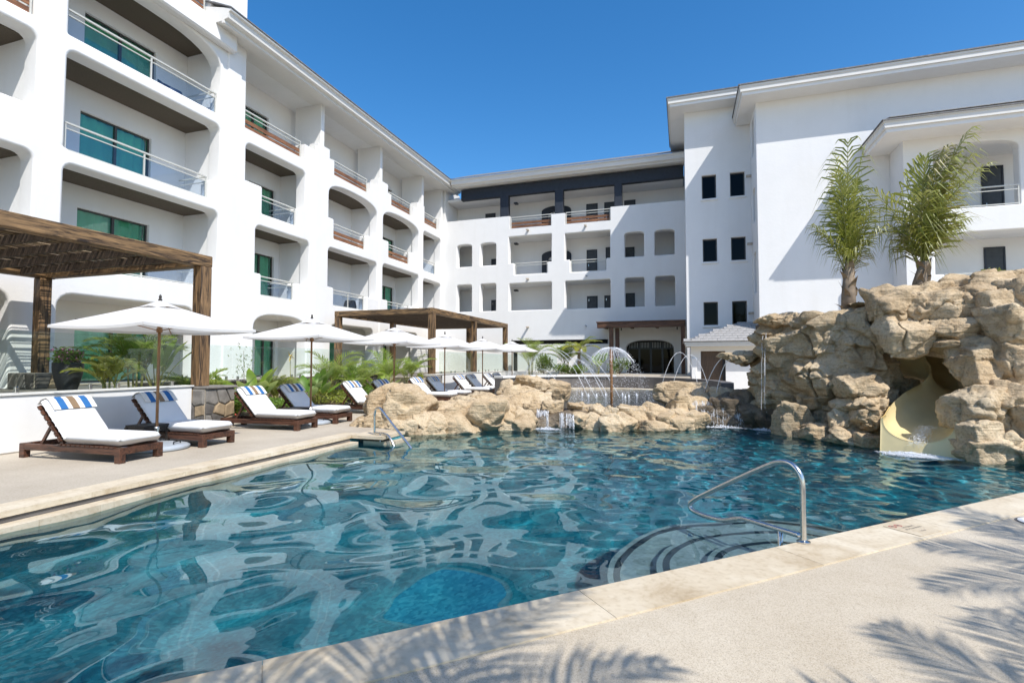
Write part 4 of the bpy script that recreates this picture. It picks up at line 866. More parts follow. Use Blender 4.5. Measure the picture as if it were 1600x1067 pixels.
def make_towel(d, nrm, h0):
    t = thing('towel', '-', 'towel', (0, 0, 0), 'striped towels draped over the lounger heads')
    W2 = .33; edges = [-W2, -.235, -.125, -.055, .055, .135, .245, W2]; mats = ['towel', 'blue', 'towel', 'tan', 'towel', 'blue', 'towel']
    path = []
    for s_, off in ((.52, .177), (.62, .181), (.72, .181), (.79, .16), (.828, .10), (.84, .04), (.84, -.05)): path.append(h0 + d*s_ + nrm*off)
    for k, mt in enumerate(mats):
        mb = MB(); a, b = edges[k], edges[k+1]; vs = []
        for p in path: vs += [(p.x, a, p.z), (p.x, b, p.z)]
        top = len(vs)
        for p in path: q = p + nrm*.016; vs += [(q.x, a, q.z), (q.x, b, q.z)]
        n = len(path); fs = [(2*i, 2*i+1, 2*i+3, 2*i+2) for i in range(n-1)] + [(top+2*i, top+2*i+2, top+2*i+3, top+2*i+1) for i in range(n-1)] + [(2*i, 2*i+2, top+2*i+2, top+2*i) for i in range(n-1)] + [(2*i+1, top+2*i+1, top+2*i+3, 2*i+3) for i in range(n-1)] + [(0, top, top+1, 1), (2*n-2, 2*n-1, top+2*n-1, top+2*n-2)]
        mb.add(vs, fs).build('stripe', M[mt], t)
    return t
def make_table():
    t = thing('side_table', '-', 'side table', (0, 0, 0), 'small dark side tables between loungers')
    tp = MB()
    MB().box((-.24, -.24, .37), (.24, .24, .40), .006).build('table_top', M['dark_wood'], t)
    for i in range(5): MB().box((-.235+.096*i, -.235, .4005), (-.15+.096*i, .235, .412)).build('slat', M['dark_wood'], t)
    for sx in (-1, 1):
        for sy in (-1, 1): MB().box((sx*.22-.03, sy*.22-.03, 0), (sx*.22+.03, sy*.22+.03, .37), .004).build('leg', M['dark_wood'], t)
    a = MB()
    for s in (-1, 1): a.box((-.19, s*.22-.015, .30), (.19, s*.22+.015, .368)); a.box((s*.22-.015, -.19, .30), (s*.22+.015, .19, .368))
    a.build('apron', M['dark_wood'], t); return t
um = make_umbrella(); lg, ld, ln, lh = make_lounger(); tw = make_towel(ld, ln, lh); tb = make_table()
grow_tree(um)
for i, (x, y, lab) in enumerate(UMB):
    o = um if i == 0 else copy_tree(um, (x, y, .004)); o.location = (x, y, .004); o['label'] = lab
LG = [(-8.18, 6.03, 'nearest white cushioned lounger, beside the white wall at the far left'), (-8.28, 7.56, 'second white lounger from the left, under the nearest umbrella'), (-8.28, 9.98, 'third lounger from the left, half sunlit, in front of green shrubs'), (-8.3, 11.37, 'fourth lounger from the left, its back in shade behind the second umbrella pole'),
      (-8.2, 13.85, 'fifth lounger from the left, its sunlit back beside the big tan boulder'), (-8.1, 15.3, 'sixth lounger, only its shaded back showing above the big boulder'), (-8.2, 17.9, 'seventh lounger, white back showing right of the third umbrella pole'), (-8.2, 19.3, 'eighth lounger, shaded grey back left of the fourth umbrella pole'),
      (-8.2, 21.9, 'ninth lounger, white back right of the fourth umbrella pole'), (-8.2, 23.3, 'tenth lounger, shaded back near the right posts of the second pergola'), (-8.2, 25.6, 'eleventh lounger, white back beside the fifth umbrella pole'), (-8.2, 27.0, 'farthest lounger, shaded back at the end of the row')]
for i, (x, y, lab) in enumerate(LG):
    o = lg if i == 0 else copy_tree(lg, (0, 0, 0)); o.location = (x, y, .004); o['label'] = lab; o.rotation_euler = (0, 0, rnd.uniform(-.03, .03) + .03)
    t = tw if i == 0 else copy_tree(tw, (0, 0, 0)); t.location = (x, y, .004); t.rotation_euler = o.rotation_euler; t['label'] = 'blue, tan and white striped towel over the head of the ' + ('nearest', 'second', 'third', 'fourth', 'fifth', 'sixth', 'seventh', 'eighth', 'ninth', 'tenth', 'eleventh', 'farthest')[i] + ' lounger'
for i, (x, y, lab) in enumerate(((-9.35, 6.98, 'small dark wooden side table between the two nearest loungers'), (-9.3, 10.72, 'small dark wooden side table between the third and fourth loungers'), (-9.3, 18.5, 'small dark wooden side table between far loungers left of the fourth umbrella'))):
    o = tb if i == 0 else copy_tree(tb, (0, 0, 0)); o.location = (x, y, .004); o['label'] = lab

# ================================================================== handrails
def tube_path(ctrl, n=8):                                   # Catmull-Rom through control points
    P = [Vector(c) for c in ctrl]; P = [P[0]*2 - P[1]] + P + [P[-1]*2 - P[-2]]; out = []
    for i in range(1, len(P)-2):
        for k in range(n):
            t = k/n; a, b, c, d_ = P[i-1], P[i], P[i+1], P[i+2]; out.append(.5*((2*b) + (c-a)*t + (2*a-5*b+4*c-d_)*t*t + (3*b-a-3*c+d_)*t**3))
    out.append(P[-2]); return out
hr_ = thing('handrail', 'polished steel pool handrail on the near edge beside the underwater steps', 'handrail', (.97, 5.12, 0))
B = Vector((.955, 5.06, 0)); nn = Vector((-.70, .714, 0))
def sp_(s, z): return B + nn*s + Vector((0, 0, z))
MB().tube(tube_path([sp_(0, -.02), sp_(0, .30), sp_(.0, .50), sp_(.03, .60), sp_(.11, .66), sp_(.22, .655), sp_(.36, .59), sp_(.75, .37), sp_(1.14, .14), sp_(1.27, .05), sp_(1.30, -.0), sp_(1.25, -.04), sp_(1.08, -.05), sp_(.85, -.03), sp_(.66, .035), sp_(.58, .05), sp_(.3, .055), sp_(.02, .06)]), .024, 12).build('rail', M['steel'], hr_, smooth=True)
MB().tube([sp_(.22, -.3), sp_(.22, .05)], .022, 10).build('post', M['steel'], hr_, smooth=True); MB().lathe(tuple(B + Vector((0, 0, .011))), [(.055, 0), (.055, .012), (.03, .022)], 16).build('flange', M['steel'], hr_)
h2 = thing('handrail', 'polished steel pool handrail at the far left corner by the big boulder', 'handrail', (-6.28, 9.64, 0))
B = Vector((-6.28, 9.64, 0)); nn = Vector((1, -.28, 0)).normalized()
MB().tube(tube_path([sp_(0, -.05), sp_(0, .3), sp_(.0, .44), sp_(.04, .55), sp_(.14, .58), sp_(.24, .52), sp_(.6, .22), sp_(1.0, -.1), sp_(1.2, -.28)]), .026, 10).build('rail', M['steel'], h2, smooth=True)
MB().tube(tube_path([sp_(0, .06), sp_(.3, .05), sp_(.45, .0), sp_(.6, -.18), sp_(.65, -.35)]), .024, 10).build('lower_rail', M['steel'], h2, smooth=True)
MB().tube([sp_(.18, -.4), sp_(.18, .05)], .02, 8).build('post', M['steel'], h2, smooth=True)
# ================================================================== faded marker printed on the coping
ed3 = Vector((ed.x, ed.y, 0)); en3 = Vector((en.x, en.y, 0))
mk = thing('depth_marker', 'faded no diving marker with two red circles printed on the pale coping', 'pool marker', tuple(Vector((1.86, near_y(1.86), .0125)) - en3*.19))
org = ORG[mk.name]; A_, B_ = ed3, -en3                        # reads from the deck side
plate = MB(); cpt = org.copy()
plate.obox(cpt + Vector((0, 0, .001)), A_*.17, B_*.155, Vector((0, 0, .0012))).build('tile', M['coping'], mk)
for k, ox in enumerate((-.085, .0)):
    c = cpt + A_*(-.03 + ox) - B_*.105 + Vector((0, 0, .003)); rg_ = MB(); vs = []
    for j in range(25):
        t = 2*math.pi*j/24
        for rr in (.034, .026): vs.append(c + A_*rr*math.cos(t) + B_*rr*math.sin(t))
    rg_.add(vs, [(2*j, 2*j+2, 2*j+3, 2*j+1) for j in range(24)]); s_ = (A_ + B_).normalized(); t_ = (A_ - B_).normalized(); rg_.obox(c, s_*.028, t_*.004, Vector((0, 0, .0005))); rg_.build('symbol', M['printred'], mk)
    MB().obox(c + Vector((0, 0, .0012)), A_*.012, B_*.004, Vector((0, 0, .0004))).obox(c + A_*.008 - B_*.01 + Vector((0, 0, .0012)), A_*.004, B_*.004, Vector((0, 0, .0004))).build('symbol', M['print'], mk)
def text_on(s, c, ax, ay, size, mat, parent, name):
    cu = bpy.data.curves.new(name, 'FONT'); cu.body = s; cu.size = size; cu.align_x = 'CENTER'; cu.align_y = 'CENTER'; to = bpy.data.objects.new(name, cu); COL.objects.link(to)
    dg = bpy.context.evaluated_depsgraph_get(); me = bpy.data.meshes.new_from_object(to.evaluated_get(dg)); bpy.data.objects.remove(to); me.materials.clear(); me.materials.append(mat)
    for v in me.vertices: p = c + ax*v.co.x + ay*v.co.y; v.co = p - ORG[parent.name]
    me.update(); return link_mesh(name, me, parent)
for s, dy in (('NO DIVING', -.045), ('NO CLAVADOS', 0.0), ('1.10 m', .075)): text_on(s, cpt + B_*dy + A_*.02 + Vector((0, 0, .0035)), A_, -B_, .035, M['print'], mk, 'lettering')
sk = thing('skimmer_lid', 'round pale skimmer lid set flush in the deck at the right edge', 'skimmer lid', (3.25, 6.42, .002))
MB().lathe((3.25, 6.42, .001), [(.16, 0), (.16, .008), (.02, .009)], 28).build('lid', M['fascia'], sk); MB().lathe((3.25, 6.42, .001), [(.178, 0), (.178, .005), (.166, .005), (.166, 0)], 28).build('rim', M['greywall'], sk)
# ================================================================== terrace odds and ends
pt = thing('flower_pot', 'tall dark ribbed pot of pink flowers behind the glass fence', 'flower pot', (-13.4, 8.1, T))
prof = [(.16, 0)]
for i in range(26): z = .04 + .64*i/26; r = .17 + .12*math.sin(math.pi*min(1, i/30)*.62); prof += [(r, z), (r+.008, z+.012)]
prof += [(.285, .70), (.25, .70), (.25, .62)]
MB().lathe((-13.4, 8.1, T), [(r*.98, z*1.0) for r, z in prof], 28).build('pot', M['pot'], pt, sharp=50)
pb = thing('balcony_pot', 'round dark pot with a plant on a first floor balcony above the second pergola', 'flower pot', (-17.9, 24.9, 4.2))
MB().lathe((-17.9, 24.9, 4.2), [(.18, 0), (.30, .2), (.36, .5), (.3, .78), (.24, .84), (.2, .84)], 24).build('pot', M['pot'], pb, smooth=True)
ch = thing('balcony_chair', 'dark blue wicker armchair on the third floor balcony at the upper left', 'chair', (-17.95, 13.9, 11.05))
c = MB(); c.add([(x, y, z) for x, y, z in []], [])
k = 14; vs = []
for j in range(k+1):
    t = R(-20 + 220*j/k); r = .38
    for z, f in ((.05, .85), (.42, 1.0), (.62 + .32*max(0, math.sin(R(180*j/k)))**.8, 1.06)): vs.append((-17.95 - r*f*math.sin(t)*1.0, 13.9 + r*f*math.cos(t), 11.05 + z))
MB().add(vs, [(3*j+q, 3*j+q+1, 3*j+q+4, 3*j+q+3) for j in range(k) for q in range(2)]).build('backrest', M['blue_chair'], ch, smooth=True); MB().lathe((-17.95, 13.9, 11.05), [(.32, .3), (.33, .36), (.3, .42)], 16).build('seat', M['blue_chair'], ch)
for a in (45, 135, 225, 315): MB().tube([(-17.95 + .26*math.cos(R(a)), 13.9 + .26*math.sin(R(a)), 11.05), (-17.95 + .24*math.cos(R(a)), 13.9 + .24*math.sin(R(a)), 11.38)], .02, 6).build('leg', M['blue_chair'], ch)
# ================================================================== rocks
_ico = {}
def ico(sub):
    if sub not in _ico:
        bm = bmesh.new(); bmesh.ops.create_icosphere(bm, subdivisions=sub, radius=1); bm.verts.ensure_lookup_table()
        _ico[sub] = (np.array([v.co[:] for v in bm.verts]), [[v.index for v in f.verts] for f in bm.faces]); bm.free()
    return _ico[sub]
def rock(name, c, rad, seed, parent, mat='rock', sub=5, rz=0, planes=13, rough=1.0, crack=1.0, tilt=0.0):
    d, F = ico(sub); rg = np.random.RandomState(seed); n = rg.normal(size=(planes, 3)); n /= np.linalg.norm(n, axis=1)[:, None]; h = rg.uniform(.62, 1.0, planes)
    n = np.vstack([n, np.eye(3), -np.eye(3)]); h = np.concatenate([h, rg.uniform(.82, 1.0, 6)])
    dots = np.maximum(d @ n.T, 1e-4)/h; p = 34; r = (dots**p).sum(1)**(-1/p); P = d*r[:, None]*np.array(rad)*1.12
    m = float(np.mean(rad)); off = rg.uniform(0, 50, 3)
    P = P + d*(fbm(P/(m*1.1) + off, 3)*.07*m*rough)[:, None]
    q = P/(m*1.1) + off*1.7; q = q + .25*np.stack([pnoise(P/(m*.5) + off), pnoise(P/(m*.5) + off + 7), pnoise(P/(m*.5) + off + 13)], 1)
    f1, f2, ix, tl = worley(q); g = f2 - f1; step = (_jit[ix][:, 0] - .5)*.16*m + tl*.26*m
    P = P + d*(step*np.clip(g*9, 0, 1) - .11*m*crack*np.exp(-(g/.032)**2))[:, None]
    st = ridged(P*np.array([1.2, 1.2, 3.2])/max(m, .3)*.8 + off, 4); P = P + d*((st - .2)*.042*m*rough + fbm(P*8 + off, 4, .6)*.012*rough)[:, None]
    if tilt: t = np.array([[math.cos(tilt), 0, math.sin(tilt)], [0, 1, 0], [-math.sin(tilt), 0, math.cos(tilt)]]); P = P @ t.T
    cr, s = math.cos(rz), math.sin(rz); P = P @ np.array([[cr, -s, 0], [s, cr, 0], [0, 0, 1]]).T + np.array(c)
    return np_mesh(name, P, F, M[mat], parent)
def rocks(parent, L, mat='rock', sub=5, name='boulder'):
    for i, e in enumerate(L):
        c = e[:3]; rx, ry, rz_ = e[3:6]; k = e[6] if len(e) > 6 else {}
        kw = dict(sub=sub, mat=mat); kw.update(k); rock(name, c, (rx, ry, rz_), 100 + int(abs(c[0]*977 + c[1]*131 + c[2]*57)) % 9000, parent, rz=R(18), **kw)
ra = thing('boulder', 'big tan boulder at the pool corner beside the left handrail', 'boulder', (-6.8, 11.5, 0))
rocks(ra, [(-7.18, 11.5, .30, .52, .6, .68), (-6.50, 11.55, .30, .66, .68, .66), (-6.85, 11.85, .42, .5, .6, .58), (-6.0, 11.35, -.05, .5, .42, .42), (-7.2, 11.1, .0, .6, .36, .36), (-6.5, 11.0, -.1, .5, .3, .3)], sub=5)
rbk = thing('rock_cascade', 'bank of tan artificial boulders with small waterfalls between the main pool and the splash pool', 'rocks', (-3.5, 13.5, 0))
rocks(rbk, [(x, y, z-.07, a_, b_, c_*.88, *k) for x, y, z, a_, b_, c_, *k in [(-5.53, 11.95, .02, .70, .55, .42), (-4.83, 12.47, .18, .50, .55, .55), (-4.15, 12.95, .05, .52, .5, .46), (-5.75, 13.0, .26, .86, .6, .40), (-4.9, 13.9, .32, .66, .6, .38), (-5.0, 15.7, .62, .66, .6, .36), (-4.74, 16.6, .92, .64, .6, .27), (-5.4, 16.8, .5, .7, .6, .5), (-4.05, 16.8, .62, .52, .6, .44),
    (-4.2, 14.75, .38, .56, .5, .38), (-4.4, 15.6, .3, .5, .5, .4), (-3.85, 14.2, .2, .45, .4, .32), (-3.0, 14.4, -.05, .8, .5, .38), (-3.31, 13.85, -.10, .82, .6, .44, dict(mat='rock_wet')), (-3.49, 14.05, .36, .36, .32, .2), (-2.66, 14.0, .36, .38, .34, .24), (-2.18, 13.86, .28, .23, .3, .26), (-1.9, 13.8, .26, .22, .28, .24), (-2.45, 13.75, .1, .35, .35, .2),
    (-2.35, 13.62, -.02, .5, .5, .34), (-1.65, 13.6, -.02, .52, .5, .34), (-1.15, 14.3, .06, .58, .6, .46), (-.45, 14.3, .05, .58, .6, .46), (-.75, 13.95, -.12, .6, .4, .3), (.1, 14.6, .05, .5, .5, .45),
    (.05, 15.3, .28, .55, .6, .52), (.55, 15.5, .05, .9, .65, .62, dict(mat='rock_wet')), (1.2, 15.5, .05, .6, .6, .62, dict(mat='rock_wet')), (-.15, 16.8, .62, .8, .7, .46), (.22, 16.0, .62, .45, .4, .28), (.98, 16.1, .62, .42, .4, .27), (-6.3, 12.6, -.1, .7, .6, .5), (-6.6, 13.2, .0, .7, .6, .35), (-6.0, 15.2, .35, .6, .7, .35), (-5.9, 14.1, .35, .6, .6, .35)]])
# ---- the grotto: one big artificial rock with a slide running out of it
gr = thing('rock_grotto', 'tall artificial rock grotto with an arch over a yellow slide', 'rocks', (4, 14, 0))
def grotto_mass():
    ctrl = np.array([(3.2, 17.6), (2.1, 16.4), (1.85, 15.1), (2.3, 14.45), (2.7, 13.9), (3.35, 13.45), (3.95, 13.2), (4.25, 13.25), (4.35, 13.7), (4.2, 14.6)])
    seg = np.concatenate([[0], np.cumsum(np.linalg.norm(np.diff(ctrl, axis=0), axis=1))]); nu, nv = 420, 300; u = np.linspace(0, seg[-1], nu)
    x = np.interp(u, seg, ctrl[:, 0]); y = np.interp(u, seg, ctrl[:, 1]); k = np.ones(15)/15
    xp = np.convolve(np.pad(x, 7, 'edge'), k, 'valid'); yp = np.convolve(np.pad(y, 7, 'edge'), k, 'valid'); tx, ty = np.gradient(xp), np.gradient(yp); l = np.hypot(tx, ty); nx_, ny_ = ty/l*1, -tx/l*1
    top = 2.55 + .25*np.clip((u - 2.5)/4, 0, 1); v = np.linspace(0, 1, nv); Vs = []
    for i in range(nu):
        t = v; zt = top[i]; wall = np.clip(t/.72, 0, 1); ov = np.clip((t-.72)/.28, 0, 1)
        z = -.6 + wall*(zt+.6) + .0*ov + .12*np.sin(ov*1.6) - .10*np.clip(ov-.7, 0, 1); inn = .10*wall**2 + .25*np.maximum(0, wall-.85)/.15*.6 + ov*2.2*min(1, max(.12, (seg[-1] - u[i] - .8)/2.4))
        Vs.append(np.stack([xp[i] - nx_[i]*inn, yp[i] - ny_[i]*inn, z], 1))
    P = np.stack(Vs).reshape(-1, 3); N = np.repeat(np.stack([nx_, ny_, np.zeros(nu)], 1), nv, 0); ovf = np.tile(np.clip((v-.66)/.12, 0, 1), nu)[:, None]; N = N*(1-ovf) + np.array([0, 0, 1.])*ovf
    q = P*np.array([.95, .95, .8]); q = q + .35*np.stack([pnoise(P*1.1), pnoise(P*1.1 + 9), pnoise(P*1.1 + 21)], 1); f1, f2, ix, tl = worley(q); g = f2 - f1
    D = ((_jit[ix][:, 1] - .5)*.34 + tl*.42)*np.clip(g*9, 0, 1) - .09*np.exp(-(g/.04)**2) + fbm(P*.8 + 3, 3)*.16
    q = P*np.array([2.0, 2.0, 2.6]) + .3*np.stack([pnoise(P*2.5), pnoise(P*2.5 + 9), pnoise(P*2.5 + 21)], 1); f1, f2, ix, tl = worley(q); g = f2 - f1
    D = D + ((_jit[ix][:, 2] - .5)*.14 + tl*.24)*np.clip(g*9, 0, 1) - .035*np.exp(-(g/.05)**2) + (ridged(P*np.array([1.5, 1.5, 2.2]) + 5, 5) - .25)*.09 + fbm(P*7, 4, .6)*.018
    D = D*(1 - .88*ovf[:, 0]); P = P + N*D[:, None]; i = np.arange(nu*nv).reshape(nu, nv); F = np.stack([i[:-1, :-1].ravel(), i[1:, :-1].ravel(), i[1:, 1:].ravel(), i[:-1, 1:].ravel()], 1)
    np_mesh('rock_face', P, F, M['rock_grey'], gr)
grotto_mass()
G = dict(mat='rock_grey'); rocks(gr, [
    (1.9, 15.5, .22, .62, .6, .72, dict(mat='rock_wet')), (1.42, 15.6, .1, .42, .5, .6, dict(mat='rock_wet')), (1.42, 15.3, 1.72, .55, .34, .17, dict(mat='rock_grey')), (2.25, 15.05, 2.62, .5, .5, .15), (2.65, 15.0, 2.66, .4, .5, .2), (1.2, 15.9, .45, .4, .4, .35, dict(mat='rock_wet')),
    (4.5, 12.95, 2.10, .66, .62, .43, dict(sub=6)), (5.27, 12.8, 2.17, .60, .6, .27), (5.25, 12.72, 1.90, .56, .55, .15), (4.24, 13.15, 2.72, .42, .5, .40), (4.75, 13.1, 2.66, .42, .5, .38), (5.15, 13.05, 2.62, .48, .5, .42), (5.55, 12.95, 2.66, .42, .5, .46), (6.10, 13.6, 3.05, 1.05, .8, .34, dict(sub=6)), (5.0, 13.7, 2.95, .9, .6, .28), (5.92, 12.55, 2.45, .46, .5, .48), (5.86, 12.2, 2.12, .40, .45, .44), (6.5, 12.7, 2.3, .6, .7, .8),
    (5.50, 12.25, 1.46, .50, .5, .68, dict(sub=6)), (5.95, 12.0, 1.5, .34, .4, .5), (6.3, 12.3, 1.2, .5, .6, .9), (5.1, 11.65, .70, .40, .45, .36), (5.45, 11.75, .80, .40, .45, .46), (4.95, 11.32, .2, .34, .36, .44), (5.22, 11.7, .36, .34, .36, .28), (5.25, 11.35, .02, .62, .42, .32), (5.9, 11.5, .3, .5, .5, .5), (5.9, 11.1, .0, .6, .4, .3), (6.4, 11.6, .8, .5, .5, .6),
    (3.5, 13.1, 1.02, .36, .38, .26), (3.78, 13.0, 1.0, .34, .36, .26), (3.70, 12.85, .66, .34, .36, .22), (3.5, 13.0, .62, .34, .36, .22), (3.62, 12.9, .36, .4, .36, .24), (3.25, 13.05, .2, .3, .3, .3), (3.4, 12.85, -.06, .58, .34, .2), (2.85, 13.2, -.08, .42, .34, .24), (3.65, 12.7, -.08, .36, .36, .2), (2.5, 13.85, .05, .42, .4, .48, G),
    (4.25, 14.3, .7, .35, .5, 1.0, G), (4.6, 14.5, .55, .3, .4, .6, G), (4.95, 14.35, .75, .28, .3, .4, G), (4.45, 13.6, .0, .25, .4, .4, G), (6.6, 13.9, .9, .7, .7, 1.2, G), (5.1, 13.5, 2.35, .9, .6, .3, G)], mat='rock', name='boulder')
gd = MB().prism([(2.2, 16.2), (2.6, 14.8), (4.2, 14.0), (7.5, 13.4), (8.0, 18), (2.2, 18.2)], 2.2, 2.72).build('planting_soil', M['soil'], gr)
MB().prism([(3.6, 16.0), (7.5, 16.0), (7.5, 16.3), (3.6, 16.3)], 0, 2.3).build('cave_back', M['rock_grey'], gr)
# ================================================================== slide
sl = thing('water_slide', 'yellow fibreglass water slide curving out of the grotto arch into the pool', 'slide', (4.4, 12.2, 0))
def slide():
    cp = tube_path([(4.18, 11.75, .04), (4.36, 12.15, .06), (4.66, 12.6, .2), (5.1, 13.05, .36), (5.55, 13.5, .56), (5.85, 14.05, .8), (5.75, 14.6, 1.0), (5.3, 14.95, 1.2), (4.6, 15.1, 1.4)], 10); n = len(cp); k = 22; V = []; F = []
    lip = []
    for i, p in enumerate(cp):
        t = (cp[min(i+1, n-1)] - cp[max(i-1, 0)]); t.z = 0; t.normalize(); s = Vector((t.y, -t.x, 0)); f = i/(n-1)       # s: right-hand side seen from the pool
        for L, (ro, inn) in enumerate(((.52, 0), (.55, 1))):
            for j in range(k+1):
                a = math.pi*(1.0 - j/k); c, sn = math.cos(a), math.sin(a); h = .44 + .20*min(1, max(0, (f-.12)*5))*(1 if c < 0 else .6) + (.0 if f > .08 else 0)
                lo = -c*ro*1.04; up = (1 - sn**.8)*h + (-.03 if inn else 0)
                V.append(p + s*(-lo)*1.0 + Vector((0, 0, up)))
    w_ = k+1
    for i in range(n-1):
        for L in range(2):
            for j in range(k):
                a0 = (i*2+L)*w_ + j; b0 = ((i+1)*2+L)*w_ + j; F.append((a0, a0+1, b0+1, b0))
        for j in (0, k):
            F.append(((i*2)*w_+j, (i*2+1)*w_+j, ((i+1)*2+1)*w_+j, ((i+1)*2)*w_+j))
    for j in range(k): F.append((j, j+1, w_+j+1, w_+j))
    o = np_mesh('chute', [tuple(v) for v in V], F, M['slide'], sl); o.data.set_sharp_from_angle(angle=R(50))
    # skirt closing the chute down to the water
    m = MB(); rows = []
    for i in range(0, 17):
        p = cp[i]; t = (cp[i+1] - cp[max(i-1, 0)]); t.z = 0; t.normalize(); s = Vector((t.y, -t.x, 0)); rows.append((p, s, t))
    for sg in (-1, 1):
        vs = []
        for i, (p, s, t) in enumerate(rows):
            f = i/(len(cp)-1); h = .44 + .20*min(1, max(0, (f-.12)*5))*(1 if sg < 0 else .6)
            vs += [p + s*sg*.57 + Vector((0, 0, h-.01)), Vector((p.x, p.y, -.5)) + s*sg*.62]
        m.add(vs, [(2*i, 2*i+1, 2*i+3, 2*i+2) for i in range(len(rows)-1)])
    p, s, t = rows[0]; vs = []
    for j in range(k+1):
        a = math.pi*(1 - j/k); c, sn = math.cos(a), math.sin(a); vs += [p + s*(c*.55*1.04) + Vector((0, 0, (1-sn**.8)*.44 - .02)) - t*.002, Vector((p.x, p.y, -.5)) + s*(c*.60) - t*.10]
    m.add(vs, [(2*j, 2*j+1, 2*j+3, 2*j+2) for j in range(k)])
    m.build('skirt', M['slide'], sl, smooth=True).data.set_sharp_from_angle(angle=R(45))
slide()
s2 = thing('slide_panel', 'small second yellow slide side wall behind the rocks at the right edge', 'slide', (6.2, 11.9, .4))
MB().extrude([(-.3, 0), (.5, 0), (.5, .75), (.1, .72), (-.25, .6)], (5.72, 11.6, .35), (5.9, 12.6, .45), (1, -.15, 0), (0, 0, 1)).build('side', M['slide'], s2)
# ================================================================== fountain and running water
ft = thing('fountain_pole', 'slim golden pole of the mushroom fountain standing in the splash pool', 'fountain', (-1.91, 14.55, .2))
MB().tube([(-1.91, 14.55, -.05), (-1.91, 14.55, 1.0), (-1.91, 14.55, 1.93)], .036, 14).build('pole', M['pole_wood'], ft, smooth=True); MB().lathe((-1.91, 14.55, 1.93), [(.05, 0), (.06, .01), (.03, .03)], 14).build('nozzle', M['steel'], ft)
def octa(mb, c, r): x, y, z = c; mb.add([(x+r,y,z),(x-r,y,z),(x,y+r,z),(x,y-r,z),(x,y,z+r),(x,y,z-r)], [(0,2,4),(2,1,4),(1,3,4),(3,0,4),(2,0,5),(1,2,5),(3,1,5),(0,3,5)])
def spray():
    rg = random.Random(4); mb = MB(); C0 = Vector((-1.91, 14.55, 1.94))
    for k in range(3000):
        a = rg.uniform(0, 6.283); t = rg.random()**.6; v = rg.uniform(1.9, 2.3); vz = rg.uniform(.15, .5); T_ = .9*t; r = v*T_*.62; z = vz*T_ - 4.9*T_*T_*.50
        p = C0 + Vector((r*math.cos(a), r*math.sin(a), z)) + Vector((rg.gauss(0, .025), rg.gauss(0, .025), rg.gauss(0, .03)))*(.3 + t)
        if p.z > .28: octa(mb, p, rg.uniform(.003, .010))
    for k in range(34):
        a = 6.283*k/34 + rg.uniform(-.05, .05); pts = []; v = rg.uniform(2.0, 2.25); vz = rg.uniform(.3, .45)
        for i in range(9): T_ = .47*i/8; pts.append(C0 + Vector((v*T_*.62*math.cos(a), v*T_*.62*math.sin(a), vz*T_ - 2.45*T_*T_)))
        mb.tube(pts, [.006 - .0003*i for i in range(9)], 4)
    o = mb.build('fountain_spray', M['spray']); tag(o, 'dome of falling water drops round the top of the fountain pole', 'water spray', kind='stuff')
spray()
def jet(name_label, a, b, hgt, r=.011, seed=1):
    rg = random.Random(seed); a, b = Vector(a), Vector(b); pts = []; m = MB()
    for i in range(25): t = i/24; pts.append(a.lerp(b, t) + Vector((0, 0, 4*hgt*t*(1-t))))
    m.tube(pts, [r*(1 + .25*math.sin(i*2.1)) for i in range(25)], 6)
    for k in range(26): t = .6 + .4*rg.random(); p = a.lerp(b, t) + Vector((rg.gauss(0, .02), rg.gauss(0, .02), 4*hgt*t*(1-t) + rg.gauss(0, .03))); octa(m, p, rg.uniform(.003, .008))
    tag(m.build('water_jet', M['spray'], smooth=True), name_label, 'water jet', 'arching water jets over the splash pool')
JETS = [((-6.6, 20.6, .33), (-2.9, 18.0, .3), 1.75, 'leftmost tall water jet arching over the splash pool'), ((-6.3, 19.6, .4), (-3.2, 18.2, .3), 1.7, 'tall water jet arching in front of the fan palm'), ((-5.9, 21.6, .33), (-2.2, 18.9, .3), 1.65, 'second long water jet ending left of the fountain pole'), ((-5.6, 20.9, .33), (-2.6, 18.9, .3), 1.4, 'middle water jet, one of two close together'), ((-5.3, 20.9, .33), (-2.7, 18.6, .3), 1.35, 'lower of the two close water jets'), ((-6.0, 19.5, .5), (-4.0, 18.0, .3), .9, 'lowest water jet on the left behind the boulders'),
        ((-.9, 21.0, .33), (.6, 21.6, .35), 1.6, 'left of two water jets before the dark entrance arch'), ((-.5, 20.8, .33), (.95, 21.2, .35), 1.5, 'right of two water jets before the dark entrance arch')]
for i, (a, b, h, lab) in enumerate(JETS): jet(lab, a, b, h, .0075, i)
for i, (a, b, lab) in enumerate((((1.15, 15.25, 1.72), (.55, 15.75, .72), 'left stream pouring in an arc from the flat spout rock'), ((1.2, 15.1, 1.62), (.85, 15.5, .7), 'right stream pouring in an arc from the flat spout rock'))):
    m = MB(); a, b = Vector(a), Vector(b); pts = [a.lerp(b, t/16) + Vector((0, 0, (a.z-b.z)*(t/16 - (t/16)**2)*1.0)) for t in range(17)]; m.tube(pts, [.014 - .0003*k for k in range(17)], 6); tag(m.build('water_stream', M['spray'], smooth=True), lab, 'water stream', 'streams from the spout rock')
